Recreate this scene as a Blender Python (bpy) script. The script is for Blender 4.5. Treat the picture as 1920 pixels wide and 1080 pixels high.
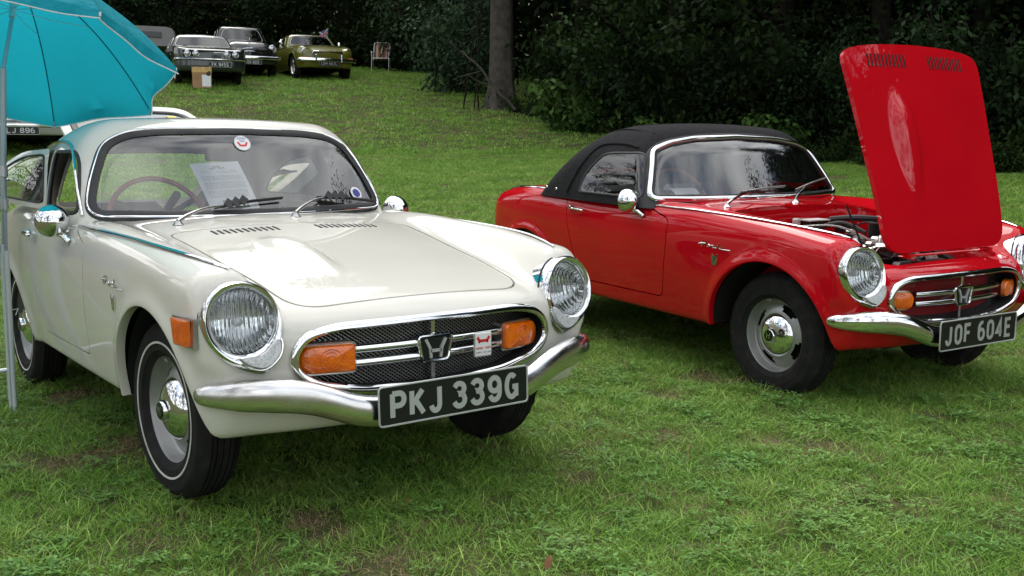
import bpy, math, random
import numpy as np
from mathutils import Vector, Matrix
random.seed(7); RNG = np.random.default_rng(7)
for o in list(bpy.data.objects): bpy.data.objects.remove(o)
SC = bpy.context.scene
COL = SC.collection
rad = math.radians
PI = math.pi

# ------------------------------------------------------------------ camera
CAMPOS = np.array([3.138, -1.664, 1.079])
RIGHT = np.array([0.605, 0.796, 0.002]); FWD = np.array([-0.789, 0.600, -0.131])
FWD = FWD / np.linalg.norm(FWD); RIGHT = RIGHT - FWD * (RIGHT @ FWD); RIGHT /= np.linalg.norm(RIGHT)
DOWN = np.cross(FWD, RIGHT)
cam = bpy.data.cameras.new('camera'); cam_o = bpy.data.objects.new('camera', cam); COL.objects.link(cam_o)
mw = Matrix.Identity(4)
for i in range(3):
    mw[i][0] = RIGHT[i]; mw[i][1] = -DOWN[i]; mw[i][2] = -FWD[i]; mw[i][3] = CAMPOS[i]
cam_o.matrix_world = mw
cam.sensor_width = 36; cam.lens = 36 * 1911.2 / 1920; cam.clip_start = .05; cam.clip_end = 600
SC.camera = cam_o

# ------------------------------------------------------------------ light
SUN_EL, SUN_AZ = 58, 172        # degrees; azimuth measured from +x towards +y
SC.world = bpy.data.worlds.new('World'); SC.world.use_nodes = True
nt = SC.world.node_tree; nt.nodes.clear()
out = nt.nodes.new('ShaderNodeOutputWorld'); bg = nt.nodes.new('ShaderNodeBackground')
sky = nt.nodes.new('ShaderNodeTexSky'); sky.sky_type = 'NISHITA'; sky.sun_disc = False
sky.sun_elevation = rad(SUN_EL); sky.sun_rotation = rad(90 - SUN_AZ); sky.dust_density = 2.5; sky.air_density = 1.2
tc = nt.nodes.new('ShaderNodeTexCoord'); mp = nt.nodes.new('ShaderNodeMapping'); mp.inputs['Scale'].default_value = (1, 1, 2.6)
nz = nt.nodes.new('ShaderNodeTexNoise'); nz.inputs['Scale'].default_value = 2.3; nz.inputs['Detail'].default_value = 7; nz.inputs['Roughness'].default_value = .58
nz2 = nt.nodes.new('ShaderNodeTexNoise'); nz2.inputs['Scale'].default_value = 4.5; nz2.inputs['Detail'].default_value = 6
rp = nt.nodes.new('ShaderNodeValToRGB'); rp.color_ramp.elements[0].position = .36; rp.color_ramp.elements[1].position = .52
rp2 = nt.nodes.new('ShaderNodeValToRGB')
rp2.color_ramp.elements[0].position = .3; rp2.color_ramp.elements[0].color = (5.2, 5.5, 6.0, 1)
rp2.color_ramp.elements[1].position = .7; rp2.color_ramp.elements[1].color = (12.5, 12.6, 12.6, 1)
mx = nt.nodes.new('ShaderNodeMix'); mx.data_type = 'RGBA'
L = nt.links.new
L(tc.outputs['Generated'], mp.inputs['Vector']); L(mp.outputs[0], nz.inputs['Vector']); L(mp.outputs[0], nz2.inputs['Vector'])
L(nz.outputs['Fac'], rp.inputs[0]); L(nz2.outputs['Fac'], rp2.inputs[0])
L(rp.outputs[0], mx.inputs[0]); L(sky.outputs[0], mx.inputs[6]); L(rp2.outputs[0], mx.inputs[7])
L(mx.outputs[2], bg.inputs[0]); bg.inputs[1].default_value = .122; L(bg.outputs[0], out.inputs[0])
sl = bpy.data.lights.new('sun', 'SUN'); sl.energy = 1.05; sl.angle = rad(30); sl.color = (1, .965, .9)
so = bpy.data.objects.new('sun', sl); COL.objects.link(so)
sd = Vector((math.cos(rad(SUN_AZ)) * math.cos(rad(SUN_EL)), math.sin(rad(SUN_AZ)) * math.cos(rad(SUN_EL)), math.sin(rad(SUN_EL))))
so.rotation_euler = sd.to_track_quat('Z', 'Y').to_euler(); so.location = sd * 30
SC.view_settings.view_transform = 'Standard'; SC.view_settings.look = 'None'
SC.view_settings.gamma = 1; SC.view_settings.exposure = 0.6; SC.view_settings.use_curve_mapping = False
SC.cycles.max_bounces = 9; SC.cycles.transparent_max_bounces = 24; SC.cycles.diffuse_bounces = 3
SC.cycles.caustics_reflective = False; SC.cycles.caustics_refractive = False; SC.cycles.sample_clamp_indirect = 6

# ------------------------------------------------------------------ materials
MATS = {}
def mat(name, col=(.5, .5, .5), rough=.5, metal=0., coat=0., spec=.5, trans=0., alpha=1., emit=None, noise=None, bump=None, ior=1.45, sheen=0., coord='Object', sub=0.):
    """noise=(scale, colour2, lo, hi[, detail]); bump=(scale, strength)"""
    if name in MATS: return MATS[name]
    m = bpy.data.materials.new(name); m.use_nodes = True; MATS[name] = m
    n = m.node_tree; b = n.nodes['Principled BSDF']; I = b.inputs
    I['Base Color'].default_value = (*col, 1); I['Roughness'].default_value = rough; I['Metallic'].default_value = metal
    I['Coat Weight'].default_value = coat; I['Coat Roughness'].default_value = .02; I['Specular IOR Level'].default_value = spec
    I['Transmission Weight'].default_value = trans; I['Alpha'].default_value = alpha; I['IOR'].default_value = ior
    if sheen: I['Sheen Weight'].default_value = sheen
    if emit: I['Emission Color'].default_value = (*emit[0], 1); I['Emission Strength'].default_value = emit[1]
    t = None
    if noise or bump:
        t = n.nodes.new('ShaderNodeTexCoord')
    if noise:
        z = n.nodes.new('ShaderNodeTexNoise'); z.inputs['Scale'].default_value = noise[0]; z.inputs['Detail'].default_value = noise[4] if len(noise) > 4 else 5
        r = n.nodes.new('ShaderNodeValToRGB'); r.color_ramp.elements[0].position = noise[2]; r.color_ramp.elements[1].position = noise[3]
        r.color_ramp.elements[0].color = (*col, 1); r.color_ramp.elements[1].color = (*noise[1], 1)
        n.links.new(t.outputs[coord], z.inputs['Vector']); n.links.new(z.outputs['Fac'], r.inputs[0]); n.links.new(r.outputs[0], I['Base Color'])
    if bump:
        z = n.nodes.new('ShaderNodeTexNoise'); z.inputs['Scale'].default_value = bump[0]; z.inputs['Detail'].default_value = 6
        bp = n.nodes.new('ShaderNodeBump'); bp.inputs['Strength'].default_value = bump[1]; bp.inputs['Distance'].default_value = .01
        n.links.new(t.outputs[coord], z.inputs['Vector']); n.links.new(z.outputs['Fac'], bp.inputs['Height']); n.links.new(bp.outputs[0], I['Normal'])
    return m
def rough_noise(m, scale, lo, hi):
    n = m.node_tree; b = n.nodes['Principled BSDF']
    t = n.nodes.new('ShaderNodeTexCoord'); z = n.nodes.new('ShaderNodeTexNoise'); z.inputs['Scale'].default_value = scale; z.inputs['Detail'].default_value = 6
    r = n.nodes.new('ShaderNodeMapRange'); r.inputs['From Min'].default_value = .3; r.inputs['From Max'].default_value = .7
    r.inputs['To Min'].default_value = lo; r.inputs['To Max'].default_value = hi
    n.links.new(t.outputs['Object'], z.inputs['Vector']); n.links.new(z.outputs['Fac'], r.inputs['Value']); n.links.new(r.outputs[0], b.inputs['Roughness'])
    return m
def glass(name, tint=(.82, .86, .85), refl_boost=1.0, rough=0.0):
    """thin car glass: clear sheet with Fresnel reflection"""
    if name in MATS: return MATS[name]
    m = bpy.data.materials.new(name); m.use_nodes = True; MATS[name] = m
    n = m.node_tree; n.nodes.clear()
    o = n.nodes.new('ShaderNodeOutputMaterial'); tr = n.nodes.new('ShaderNodeBsdfTransparent'); tr.inputs[0].default_value = (*tint, 1)
    gl = n.nodes.new('ShaderNodeBsdfGlossy'); gl.inputs['Roughness'].default_value = rough; gl.inputs['Color'].default_value = (1, 1, 1, 1)
    fr = n.nodes.new('ShaderNodeFresnel'); fr.inputs['IOR'].default_value = 1.52
    ml = n.nodes.new('ShaderNodeMath'); ml.operation = 'MULTIPLY_ADD'; ml.inputs[1].default_value = 1.9 * refl_boost; ml.inputs[2].default_value = 0.0; ml.use_clamp = True
    mix = n.nodes.new('ShaderNodeMixShader')
    n.links.new(fr.outputs[0], ml.inputs[0]); n.links.new(ml.outputs[0], mix.inputs[0]); n.links.new(tr.outputs[0], mix.inputs[1]); n.links.new(gl.outputs[0], mix.inputs[2]); n.links.new(mix.outputs[0], o.inputs[0])
    return m
WHITE = rough_noise(mat('ivory_paint', (.675, .66, .595), .4, coat=1., spec=.0, noise=(2.6, (.64, .62, .545), .35, .7, 8)), 5, .26, .42)
RED = rough_noise(mat('red_paint', (.55, .005, .012), .4, coat=1., spec=.0, noise=(2.6, (.50, .004, .011), .35, .7, 8)), 5, .25, .4)
CHROME = rough_noise(mat('chrome', (.82, .83, .84), .06, 1.), 9, .03, .12)
STEELG = mat('worn_steel', (.50, .50, .49), .32, 1., noise=(30, (.30, .29, .27), .4, .8))
RUBBER = mat('black_rubber', (.022, .022, .023), .55, noise=(14, (.04, .04, .04), .35, .7))
TYRE = mat('tyre_rubber', (.011, .011, .011), .8, spec=.3, noise=(18, (.026, .024, .021), .45, .75), bump=(60, .25))
BLACK = mat('matt_black', (.008, .008, .008), .8)
DARKIN = mat('dark_trim', (.018, .018, .019), .6)
SEATB = mat('black_vinyl', (.02, .02, .021), .42, bump=(40, .2))
BEIGE = mat('beige_cloth', (.42, .34, .27), .8)
GLASS = glass('window_glass', (.80, .85, .83), .8); GLASSW = glass('windscreen_glass', (.88, .91, .91), 1.45)
AMBER = mat('amber_lens', (.84, .17, .006), .12, coat=1., spec=.6, noise=(38, (.68, .11, .003), .4, .65), bump=(90, .25))
WHEELG = rough_noise(mat('silver_wheel_paint', (.40, .40, .39), .38, .6), 12, .3, .55)
FABRIC = mat('black_mohair', (.011, .011, .012), .95, spec=.25, noise=(60, (.020, .020, .022), .4, .7), bump=(7, .9))
PLATEB = mat('plate_black', (.008, .009, .009), .3)
PLATES = mat('plate_silver', (.52, .54, .53), .38, .5)
PAPER = mat('paper', (.82, .83, .85), .8)
INK = mat('ink', (.12, .12, .13), .8)
INKL = mat('grey_ink', (.42, .42, .44), .8)

# ------------------------------------------------------------------ object helpers
def tag(o, label=None, cat=None, group=None, kind=None):
    if label: o['label'] = label
    if cat: o['category'] = cat
    if group: o['group'] = group
    if kind: o['kind'] = kind
    return o
def empty(name, loc=(0, 0, 0), rz=0, parent=None):
    o = bpy.data.objects.new(name, None); COL.objects.link(o); o.location = loc; o.rotation_euler = (0, 0, rz); o.parent = parent
    o.empty_display_size = .1
    return o
def link(name, me, parent=None, M=None):
    o = bpy.data.objects.new(name, me); COL.objects.link(o); o.parent = parent
    if M is not None: o.matrix_local = M
    return o
def mesh_from(name, V, F, m=None, N=None, smooth=True, mats=None, fm=None):
    me = bpy.data.meshes.new(name)
    me.from_pydata([tuple(map(float, v)) for v in V], [], [tuple(f) for f in F])
    if smooth: me.polygons.foreach_set('use_smooth', [True] * len(me.polygons))
    for q in (mats or ([m] if m else [])): me.materials.append(q)
    if fm is not None: me.polygons.foreach_set('material_index', fm)
    me.update()
    if N is not None: me.normals_split_custom_set_from_vertices([tuple(map(float, n)) for n in N])
    return me
class MB:
    """collects simple shapes in one mesh"""
    def __init__(s): s.V = []; s.F = []
    def add(s, V, F):
        b = len(s.V); s.V += [tuple(map(float, v)) for v in V]; s.F += [tuple(i + b for i in f) for f in F]; return s
    def box(s, c, d, M=None, bev=0.):
        c = np.array(c, float); d = np.array(d, float) / 2
        if bev <= 0:
            V = [c + d * np.array(k) for k in [(-1,-1,-1),(1,-1,-1),(1,1,-1),(-1,1,-1),(-1,-1,1),(1,-1,1),(1,1,1),(-1,1,1)]]
            F = [(0,3,2,1),(4,5,6,7),(0,1,5,4),(1,2,6,5),(2,3,7,6),(3,0,4,7)]
        else:
            V = []; ix = {}
            for sx in (-1, 1):
                for sy in (-1, 1):
                    for sz in (-1, 1):
                        for ax in range(3):
                            p = d - bev; p[ax] = d[ax]; ix[(sx, sy, sz, ax)] = len(V); V.append(c + p * np.array([sx, sy, sz]))
            F = []
            for ax in range(3):
                o1, o2 = [(1, 2), (2, 0), (0, 1)][ax]
                for sg in (-1, 1):
                    q = []
                    for a, b in ((-1, -1), (1, -1), (1, 1), (-1, 1)):
                        k = [0, 0, 0]; k[ax] = sg; k[o1] = a; k[o2] = b; q.append(ix[(*k, ax)])
                    F.append(q if sg > 0 else q[::-1])
                for a in (-1, 1):
                    for b in (-1, 1):
                        k0 = [0, 0, 0]; k1 = [0, 0, 0]; k0[ax] = -1; k1[ax] = 1; k0[o1] = k1[o1] = a; k0[o2] = k1[o2] = b
                        q = [ix[(*k0, o1)], ix[(*k1, o1)], ix[(*k1, o2)], ix[(*k0, o2)]]
                        F.append(q if a * b > 0 else q[::-1])
            for sx in (-1, 1):
                for sy in (-1, 1):
                    for sz in (-1, 1):
                        q = [ix[(sx, sy, sz, i)] for i in range(3)]
                        F.append(q if sx * sy * sz > 0 else q[::-1])
        if M is not None: V = [M @ Vector(v) for v in V]
        return s.add(V, F)
    def tube(s, P, r, n=8, closed=False, caps=True, flat=None):
        V, F = tube(P, r, n, closed, caps, flat); return s.add(V, F)
    def lathe(s, prof, n=32, M=None, close=False):
        V, F = lathe(prof, n, close)
        if M is not None: V = [M @ Vector(v) for v in V]
        return s.add(V, F)
    def poly(s, P, th=0., nrm=None):
        P = np.array(P, float); k = len(P)
        if th == 0: return s.add(P, [range(k)])
        if nrm is None:
            nrm = np.cross(P[1] - P[0], P[2] - P[1]); nrm = nrm / np.linalg.norm(nrm)
        nrm = np.array(nrm, float)
        V = list(P) + list(P - nrm * th)
        F = [tuple(range(k)), tuple(range(2 * k - 1, k - 1, -1))] + [(i, i + k, (i + 1) % k + k, (i + 1) % k) for i in range(k)]
        return s.add(V, F)
    def build(s, name, m, parent=None, smooth=True, M=None, N=None):
        me = mesh_from(name, s.V, s.F, m, smooth=smooth)
        if smooth:
            try: me.set_sharp_from_angle(angle=rad(38))
            except Exception: pass
        return link(name, me, parent, M)
def catmull(P, n=8, closed=False):
    P = np.array(P, float); k = len(P); out = []
    rng = range(k) if closed else range(k - 1)
    for i in rng:
        if closed: p0, p1, p2, p3 = P[i - 1], P[i], P[(i + 1) % k], P[(i + 2) % k]
        else: p0, p1, p2, p3 = P[max(i - 1, 0)], P[i], P[i + 1], P[min(i + 2, k - 1)]
        for t in np.arange(n) / n:
            out.append(.5 * ((2 * p1) + (-p0 + p2) * t + (2 * p0 - 5 * p1 + 4 * p2 - p3) * t * t + (-p0 + 3 * p1 - 3 * p2 + p3) * t ** 3))
    if not closed: out.append(P[-1])
    return np.array(out)
def tube(P, r, n=8, closed=False, caps=True, flat=None):
    """flat=(a,b,up): elliptical section a (along 'side') b (along 'up' hint); r may be an array"""
    P = np.array(P, float); k = len(P)
    if closed: T = np.roll(P, -1, 0) - np.roll(P, 1, 0)
    else: T = np.gradient(P, axis=0)
    T /= np.linalg.norm(T, axis=1)[:, None] + 1e-12
    R = np.full(k, r) if np.isscalar(r) else np.array(r, float)
    V = []
    if flat is not None:
        U = np.array(flat[2], float)
        U = np.tile(U, (k, 1)) if U.ndim == 1 else U
        S = np.cross(T, U); S /= np.linalg.norm(S, axis=1)[:, None] + 1e-12; U = np.cross(S, T)
        a, b = flat[0], flat[1]
    else:
        up = np.array([0, 0, 1.]) if abs(T[0, 2]) < .9 else np.array([1., 0, 0])
        S = np.zeros((k, 3)); U = np.zeros((k, 3)); u = up - T[0] * (up @ T[0]); u /= np.linalg.norm(u)
        for i in range(k):
            u = u - T[i] * (u @ T[i]); u /= np.linalg.norm(u) + 1e-12; U[i] = u; S[i] = np.cross(T[i], u)
        a = b = 1
    for i in range(k):
        for j in range(n):
            q = 2 * PI * j / n; V.append(P[i] + R[i] * (a * math.cos(q) * S[i] + b * math.sin(q) * U[i]))
    F = []
    for i in range(k if closed else k - 1):
        i2 = (i + 1) % k
        for j in range(n):
            j2 = (j + 1) % n; F.append((i * n + j, i2 * n + j, i2 * n + j2, i * n + j2))
    if caps and not closed:
        F.append(tuple(range(n))); F.append(tuple(range(k * n - 1, (k - 1) * n - 1, -1)))
    return V, F
def lathe(prof, n=32, close=False):
    """profile of (radius, height) turned about local +x... axis is x: points (h, r cos, r sin)"""
    V = []; F = []; k = len(prof)
    for r, h in prof:
        for j in range(n):
            q = 2 * PI * j / n; V.append((h, r * math.cos(q), r * math.sin(q)))
    for i in range(k - 1 + (1 if close else 0)):
        i2 = (i + 1) % k
        for j in range(n):
            j2 = (j + 1) % n; F.append((i * n + j, i * n + j2, i2 * n + j2, i2 * n + j))
    return V, F
def rounded(poly, r, n=6):
    """rounded polygon outline (2D); r scalar or per-corner"""
    P = np.array(poly, float); k = len(P); out = []
    for i in range(k):
        a, b, c = P[i - 1], P[i], P[(i + 1) % k]; rr = r if np.isscalar(r) else r[i]
        u = (a - b); v = (c - b); lu, lv = np.linalg.norm(u), np.linalg.norm(v); u = u / lu; v = v / lv
        d = min(rr, lu * .49, lv * .49)
        p0 = b + u * d; p2 = b + v * d
        for t in np.linspace(0, 1, n): out.append((1 - t) ** 2 * p0 + 2 * t * (1 - t) * b + t * t * p2)
    return np.array(out)

# ------------------------------------------------------------------ implicit surface modelling
def crv(xs, ys):
    """smooth monotone cubic through knots, as a fast lookup"""
    xs = np.array(xs, float); ys = np.array(ys, float); h = np.diff(xs); d = np.diff(ys) / h
    m = np.zeros(len(xs)); m[0], m[-1] = d[0], d[-1]
    m[1:-1] = (d[:-1] * h[1:] + d[1:] * h[:-1]) / (h[:-1] + h[1:])
    X = np.linspace(xs[0], xs[-1], 1500); i = np.clip(np.searchsorted(xs, X) - 1, 0, len(h) - 1); t = (X - xs[i]) / h[i]
    Y = (2*t**3-3*t**2+1)*ys[i] + (t**3-2*t**2+t)*h[i]*m[i] + (-2*t**3+3*t**2)*ys[i+1] + (t**3-t**2)*h[i]*m[i+1]
    s0, s1 = m[0], m[-1]
    def f(x):
        y = np.interp(x, X, Y)
        return y + np.where(x < X[0], (x - X[0]) * s0, 0) + np.where(x > X[-1], (x - X[-1]) * s1, 0)
    return f
def smax(a, b, k):
    h = np.maximum(k - np.abs(a - b), 0) / k
    return np.maximum(a, b) + h * h * k * .25
def smin(a, b, k): return -smax(-a, -b, k)
def sst(t): t = np.clip(t, 0, 1); return t * t * (3 - 2 * t)
def sdpoly(P, Q):
    """signed distance (negative inside) of 2D points P (n,2) to polygon Q"""
    Q = np.array(Q, float); d = np.full(len(P), 1e9); s = np.ones(len(P))
    for i in range(len(Q)):
        a = Q[i]; b = Q[i - 1]; e = b - a; w = P - a
        t = np.clip((w @ e) / (e @ e), 0, 1); q = w - t[:, None] * e; d = np.minimum(d, (q * q).sum(1))
        c1 = P[:, 1] >= a[1]; c2 = P[:, 1] < b[1]; c3 = e[0] * w[:, 1] > e[1] * w[:, 0]
        al = (c1 & c2 & c3) | (~c1 & ~c2 & ~c3); s = np.where(al, -s, s)
    return s * np.sqrt(d)
def grad(F, P, e=.004):
    G = np.empty_like(P)
    for i in range(3):
        d = np.zeros(3); d[i] = e
        A = P + d; B = P - d; G[:, i] = (F(A[:, 0], A[:, 1], A[:, 2]) - F(B[:, 0], B[:, 1], B[:, 2])) / (2 * e)
    return G
class Surf:
    def __init__(s, V, N, F): s.V = V; s.N = N; s.F = F
def surfnet(Fn, lo, hi, h, ne=.006):
    lo = np.array(lo, float); hi = np.array(hi, float); n = np.ceil((hi - lo) / h).astype(int) + 1
    ax = [lo[i] + h * np.arange(n[i]) for i in range(3)]
    X, Y, Z = np.meshgrid(*ax, indexing='ij'); D = Fn(X, Y, Z); del X, Y, Z
    cs = [(i, j, k) for i in (0, 1) for j in (0, 1) for k in (0, 1)]
    n1 = n - 1
    cor = np.stack([D[i:i + n1[0], j:j + n1[1], k:k + n1[2]] for i, j, k in cs], -1)
    neg = cor < 0; act = neg.any(-1) & (~neg).any(-1)
    idx = np.full(act.shape, -1, int); ijk = np.argwhere(act); idx[act] = np.arange(len(ijk))
    c = cor[act]; S = np.zeros((len(ijk), 3)); C = np.zeros(len(ijk))
    for a in range(8):
        for b in range(a + 1, 8):
            df = np.array(cs[b]) - np.array(cs[a])
            if np.abs(df).sum() != 1: continue
            m = (c[:, a] < 0) != (c[:, b] < 0); t = np.where(m, c[:, a] / np.where(m, c[:, a] - c[:, b], 1), 0)
            S += m[:, None] * (np.array(cs[a]) + t[:, None] * df); C += m
    V = lo + h * (ijk + S / C[:, None])
    for _ in range(4):
        f = Fn(V[:, 0], V[:, 1], V[:, 2]); g = grad(Fn, V, .002); g2 = (g * g).sum(1) + 1e-6
        st = -(f / g2)[:, None] * g; l = np.linalg.norm(st, axis=1); st *= np.minimum(1, .4 * h / (l + 1e-9))[:, None]; V = V + st
    Fs = []
    for axis in range(3):
        o1, o2 = [(1, 2), (2, 0), (0, 1)][axis]
        s0 = [slice(None)] * 3; s1 = [slice(None)] * 3; s0[axis] = slice(0, -1); s1[axis] = slice(1, None)
        a = D[tuple(s0)] < 0; b = D[tuple(s1)] < 0; E = np.argwhere(a != b)
        E = E[(E[:, o1] > 0) & (E[:, o2] > 0) & (E[:, o1] < n[o1] - 1) & (E[:, o2] < n[o2] - 1)]
        sg = a[tuple(E.T)]
        def cell(d1, d2):
            q = E.copy(); q[:, o1] += d1; q[:, o2] += d2; return idx[tuple(q.T)]
        q = np.stack([cell(-1, -1), cell(0, -1), cell(0, 0), cell(-1, 0)], 1)
        q[~sg] = q[~sg][:, ::-1]; Fs.append(q)
    Fq = np.concatenate(Fs); Fq = Fq[(Fq >= 0).all(1)]
    N = grad(Fn, V, ne); N /= np.linalg.norm(N, axis=1)[:, None] + 1e-9
    return Surf(V, N, [tuple(q) for q in Fq.tolist()])
def compact(V, N, F):
    u = sorted({i for f in F for i in f}); mp = {o: i for i, o in enumerate(u)}
    return Surf(V[u], N[u], [tuple(mp[i] for i in f) for f in F])
def cut(s, g, Fn=None):
    """split surface by scalar function g(P): returns (g<0 part, g>0 part), each with .cutedges"""
    gv = g(s.V); gv = np.where(np.abs(gv) < 1e-7, 1e-7, gv); sign = gv > 0
    neg = []; pos = []; em = {}; newp = []; ea = []; eb = []; nb = len(s.V); ce = []
    sgl = sign.tolist()
    for f in s.F:
        k = [sgl[i] for i in f]
        if all(k): pos.append(f); continue
        if not any(k): neg.append(f); continue
        A = []; B = []; n = len(f); crossing = []
        for i in range(n):
            a, b = f[i], f[(i + 1) % n]
            (B if sgl[a] else A).append(a)
            if sgl[a] != sgl[b]:
                key = (a, b) if a < b else (b, a)
                if key not in em: em[key] = nb + len(ea); ea.append(key[0]); eb.append(key[1])
                A.append(em[key]); B.append(em[key]); crossing.append((em[key], sgl[a]))
        if len(A) > 2: neg.append(tuple(A))
        if len(B) > 2: pos.append(tuple(B))
        if len(crossing) == 2:
            # orientation: for the negative side polygon the cut edge runs from entering to leaving
            c0, c1 = crossing; ce.append((c0[0], c1[0]) if not c0[1] else (c1[0], c0[0]))
    if ea:
        ea = np.array(ea); eb = np.array(eb); lo = np.zeros(len(ea)); hi = np.ones(len(ea)); Pa, Pb = s.V[ea], s.V[eb]; ga, gb = gv[ea], gv[eb]
        t = ga / (ga - gb)
        for _ in range(4):
            P = Pa + (Pb - Pa) * t[:, None]; gp = g(P)
            same = (gp > 0) == (ga > 0); lo = np.where(same, t, lo); hi = np.where(same, hi, t); t = .5 * (lo + hi) if _ > 2 else np.clip(lo + (hi - lo) * .5, 0, 1)
        t = np.where(np.abs(ga - gb) > 0, t, .5)
        P = Pa + (Pb - Pa) * t[:, None]; Nn = s.N[ea] * (1 - t)[:, None] + s.N[eb] * t[:, None]; Nn /= np.linalg.norm(Nn, axis=1)[:, None] + 1e-9
        V = np.vstack([s.V, P]); N = np.vstack([s.N, Nn])
    else: V, N = s.V, s.N
    res = []
    for F in (neg, pos):
        r = compact(V, N, F) if F else Surf(np.zeros((0, 3)), np.zeros((0, 3)), [])
        u = sorted({i for f in F for i in f}); mp = {o: i for i, o in enumerate(u)}
        r.ce = [(mp[a], mp[b]) for a, b in ce if a in mp and b in mp]
        res.append(r)
    return res
def loops(s):
    """ordered closed loops of the cut edges: list of (points, normals)"""
    nx = {}
    for a, b in s.ce: nx.setdefault(a, []).append(b)
    out = []
    while nx:
        st = next(iter(nx)); lp = [st]; c = nx[st].pop(); 
        if not nx[st]: del nx[st]
        while c != st and c in nx:
            lp.append(c); d = nx[c].pop()
            if not nx[c]: del nx[c]
            c = d
        closed = c == st
        if not closed: lp.append(c)
        out.append((s.V[lp], s.N[lp], closed))
    return out
def resample(P, N, n, closed=True, smooth=3):
    if closed: Q = np.vstack([P, P[:1]]); M = np.vstack([N, N[:1]])
    else: Q, M = P, N
    l = np.concatenate([[0], np.cumsum(np.linalg.norm(np.diff(Q, axis=0), axis=1))])
    t = np.linspace(0, l[-1], n, endpoint=not closed)
    R = np.stack([np.interp(t, l, Q[:, i]) for i in range(3)], 1); S = np.stack([np.interp(t, l, M[:, i]) for i in range(3)], 1)
    for _ in range(smooth):
        if closed: R = (np.roll(R, 1, 0) + 2 * R + np.roll(R, -1, 0)) / 4; S = (np.roll(S, 1, 0) + 2 * S + np.roll(S, -1, 0)) / 4
        else: R[1:-1] = (R[:-2] + 2 * R[1:-1] + R[2:]) / 4; S[1:-1] = (S[:-2] + 2 * S[1:-1] + S[2:]) / 4
    S /= np.linalg.norm(S, axis=1)[:, None] + 1e-9
    return R, S
def biggest(lp): return max(lp, key=lambda q: np.linalg.norm(np.diff(q[0], axis=0), axis=1).sum())
def flange(s, depth, sgn=1):
    """panel edge turned inward along the cut edges of s"""
    if not s.ce: return s
    n0 = len(s.V); ids = sorted({i for e in s.ce for i in e}); mp = {o: i for i, o in enumerate(ids)}
    P = s.V[ids]; Nn = s.N[ids]; T = np.zeros((len(ids), 3))
    for a, b in s.ce:
        d = s.V[b] - s.V[a]; T[mp[a]] += d; T[mp[b]] += d
    O = np.cross(T, Nn); O /= np.linalg.norm(O, axis=1)[:, None] + 1e-9
    k = len(ids); V = np.vstack([s.V, P, P - Nn * depth]); N = np.vstack([s.N, O * sgn, O * sgn])
    F = list(s.F) + [(n0 + mp[b], n0 + mp[a], n0 + k + mp[a], n0 + k + mp[b]) for a, b in s.ce]
    return Surf(V, N, F)
def split_sign(s, axis=1):
    """separate into y<0 and y>0 parts (faces by centroid, no cutting)"""
    A = [f for f in s.F if s.V[list(f)][:, axis].mean() < 0]; B = [f for f in s.F if s.V[list(f)][:, axis].mean() >= 0]
    return A, B
def put(name, s, m, parent, M=None, kind=None):
    if M is not None:
        R = np.array(M.to_3x3()); t = np.array(M.translation); V = s.V @ R.T + t; N = s.N @ R.T
    else: V, N = s.V, s.N
    me = mesh_from(name, V, s.F, m, N=N); o = link(name, me, parent)
    return o
# ------------------------------------------------------------------ the small sports car: body as an implicit surface (x forward, y left, z up; origin under the front axle)
S_ZC = crv([-2.75, -2.5, -2.2, -1.6, -1.0, -.75, -.39, 0, .3, .44, .52, .60, .7], [.66, .735, .785, .82, .83, .838, .806, .745, .69, .655, .628, .590, .53])
S_ZR = crv([-2.75, -2.5, -2.3, -2.0, -1.7, -1.2, -.8, -.5, -.2, .1, .3, .46, .55], [.68, .75, .80, .845, .855, .828, .834, .838, .822, .797, .772, .748, .72])
S_YR = crv([-2.75, -2.4, -2.0, -1.5, -.5, 0, .3, .46, .6], [.45, .56, .63, .655, .672, .652, .61, .585, .57])
S_W = crv([-2.75, -2.6, -2.4, -2.1, -1.7, -1.2, -.6, -.1, .2, .35, .45, .55, .65], [.52, .59, .645, .682, .702, .708, .710, .708, .708, .705, .698, .685, .66])
S_NX = crv([0, .2, .35, .45, .52, .58, .64, .70, .78], [.582, .574, .556, .535, .517, .507, .502, .470, .36])
ARCHF = (.06, .27, .372, .355); ARCHR = (-1.955, .25, .385, .335)
def ell(x, z, e): return (np.sqrt(((x - e[0]) / e[2]) ** 2 + ((z - e[1]) / e[3]) ** 2 + 1e-9) - 1) * min(e[2], e[3])
def F_body(x, y, z):
    a = np.sqrt(y * y + 1e-6)
    yr = S_YR(x); zc = S_ZC(x); zr = S_ZR(x)
    rise = sst((a - .445) / (yr - .455))
    ztop = zc - .07 * a * a * (1 - rise) + (zr - zc) * rise
    top = (z - ztop) * .96
    # shallow hollow ahead of the screen, and the power bulge of the bonnet
    dz = z - .64
    sh = np.where(dz > 0, .9 * dz * dz, .30 * dz * dz)
    w = S_W(x) - sh
    df = ell(x, z, ARCHF); dr = ell(x, z, ARCHR)
    w = w + .013 * np.exp(-(np.maximum(df, 0) / .032) ** 2) + .012 * np.exp(-(np.maximum(dr, 0) / .03) ** 2)
    side = a - w
    nz = S_NX(a)
    lean = np.where(z > .60, (z - .60) * (.18 + .22 * sst((a - .45) / .1)) + 1.2 * np.maximum(z - .60, 0) ** 2 * (1 - sst((a - .40) / .12)), 0)
    tuck = np.where(z < .43, 2.6 * (.43 - z) ** 2, 0)
    front = (x - (nz - lean - tuck)) * .95
    rear = (-x - (2.66 - .42 * a * a - .5 * (z - .55) ** 2)) * .9
    F = smax(top, side, .085)
    F = smax(F, front, .085 - .045 * sst((a - .47) / .08) * sst((z - .46) / .06))
    F = smax(F, rear, .12)
    bot = .265 - z + .012 * np.clip((x - .0) / .4, 0, 1)
    return smax(F, bot, .03)
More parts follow.
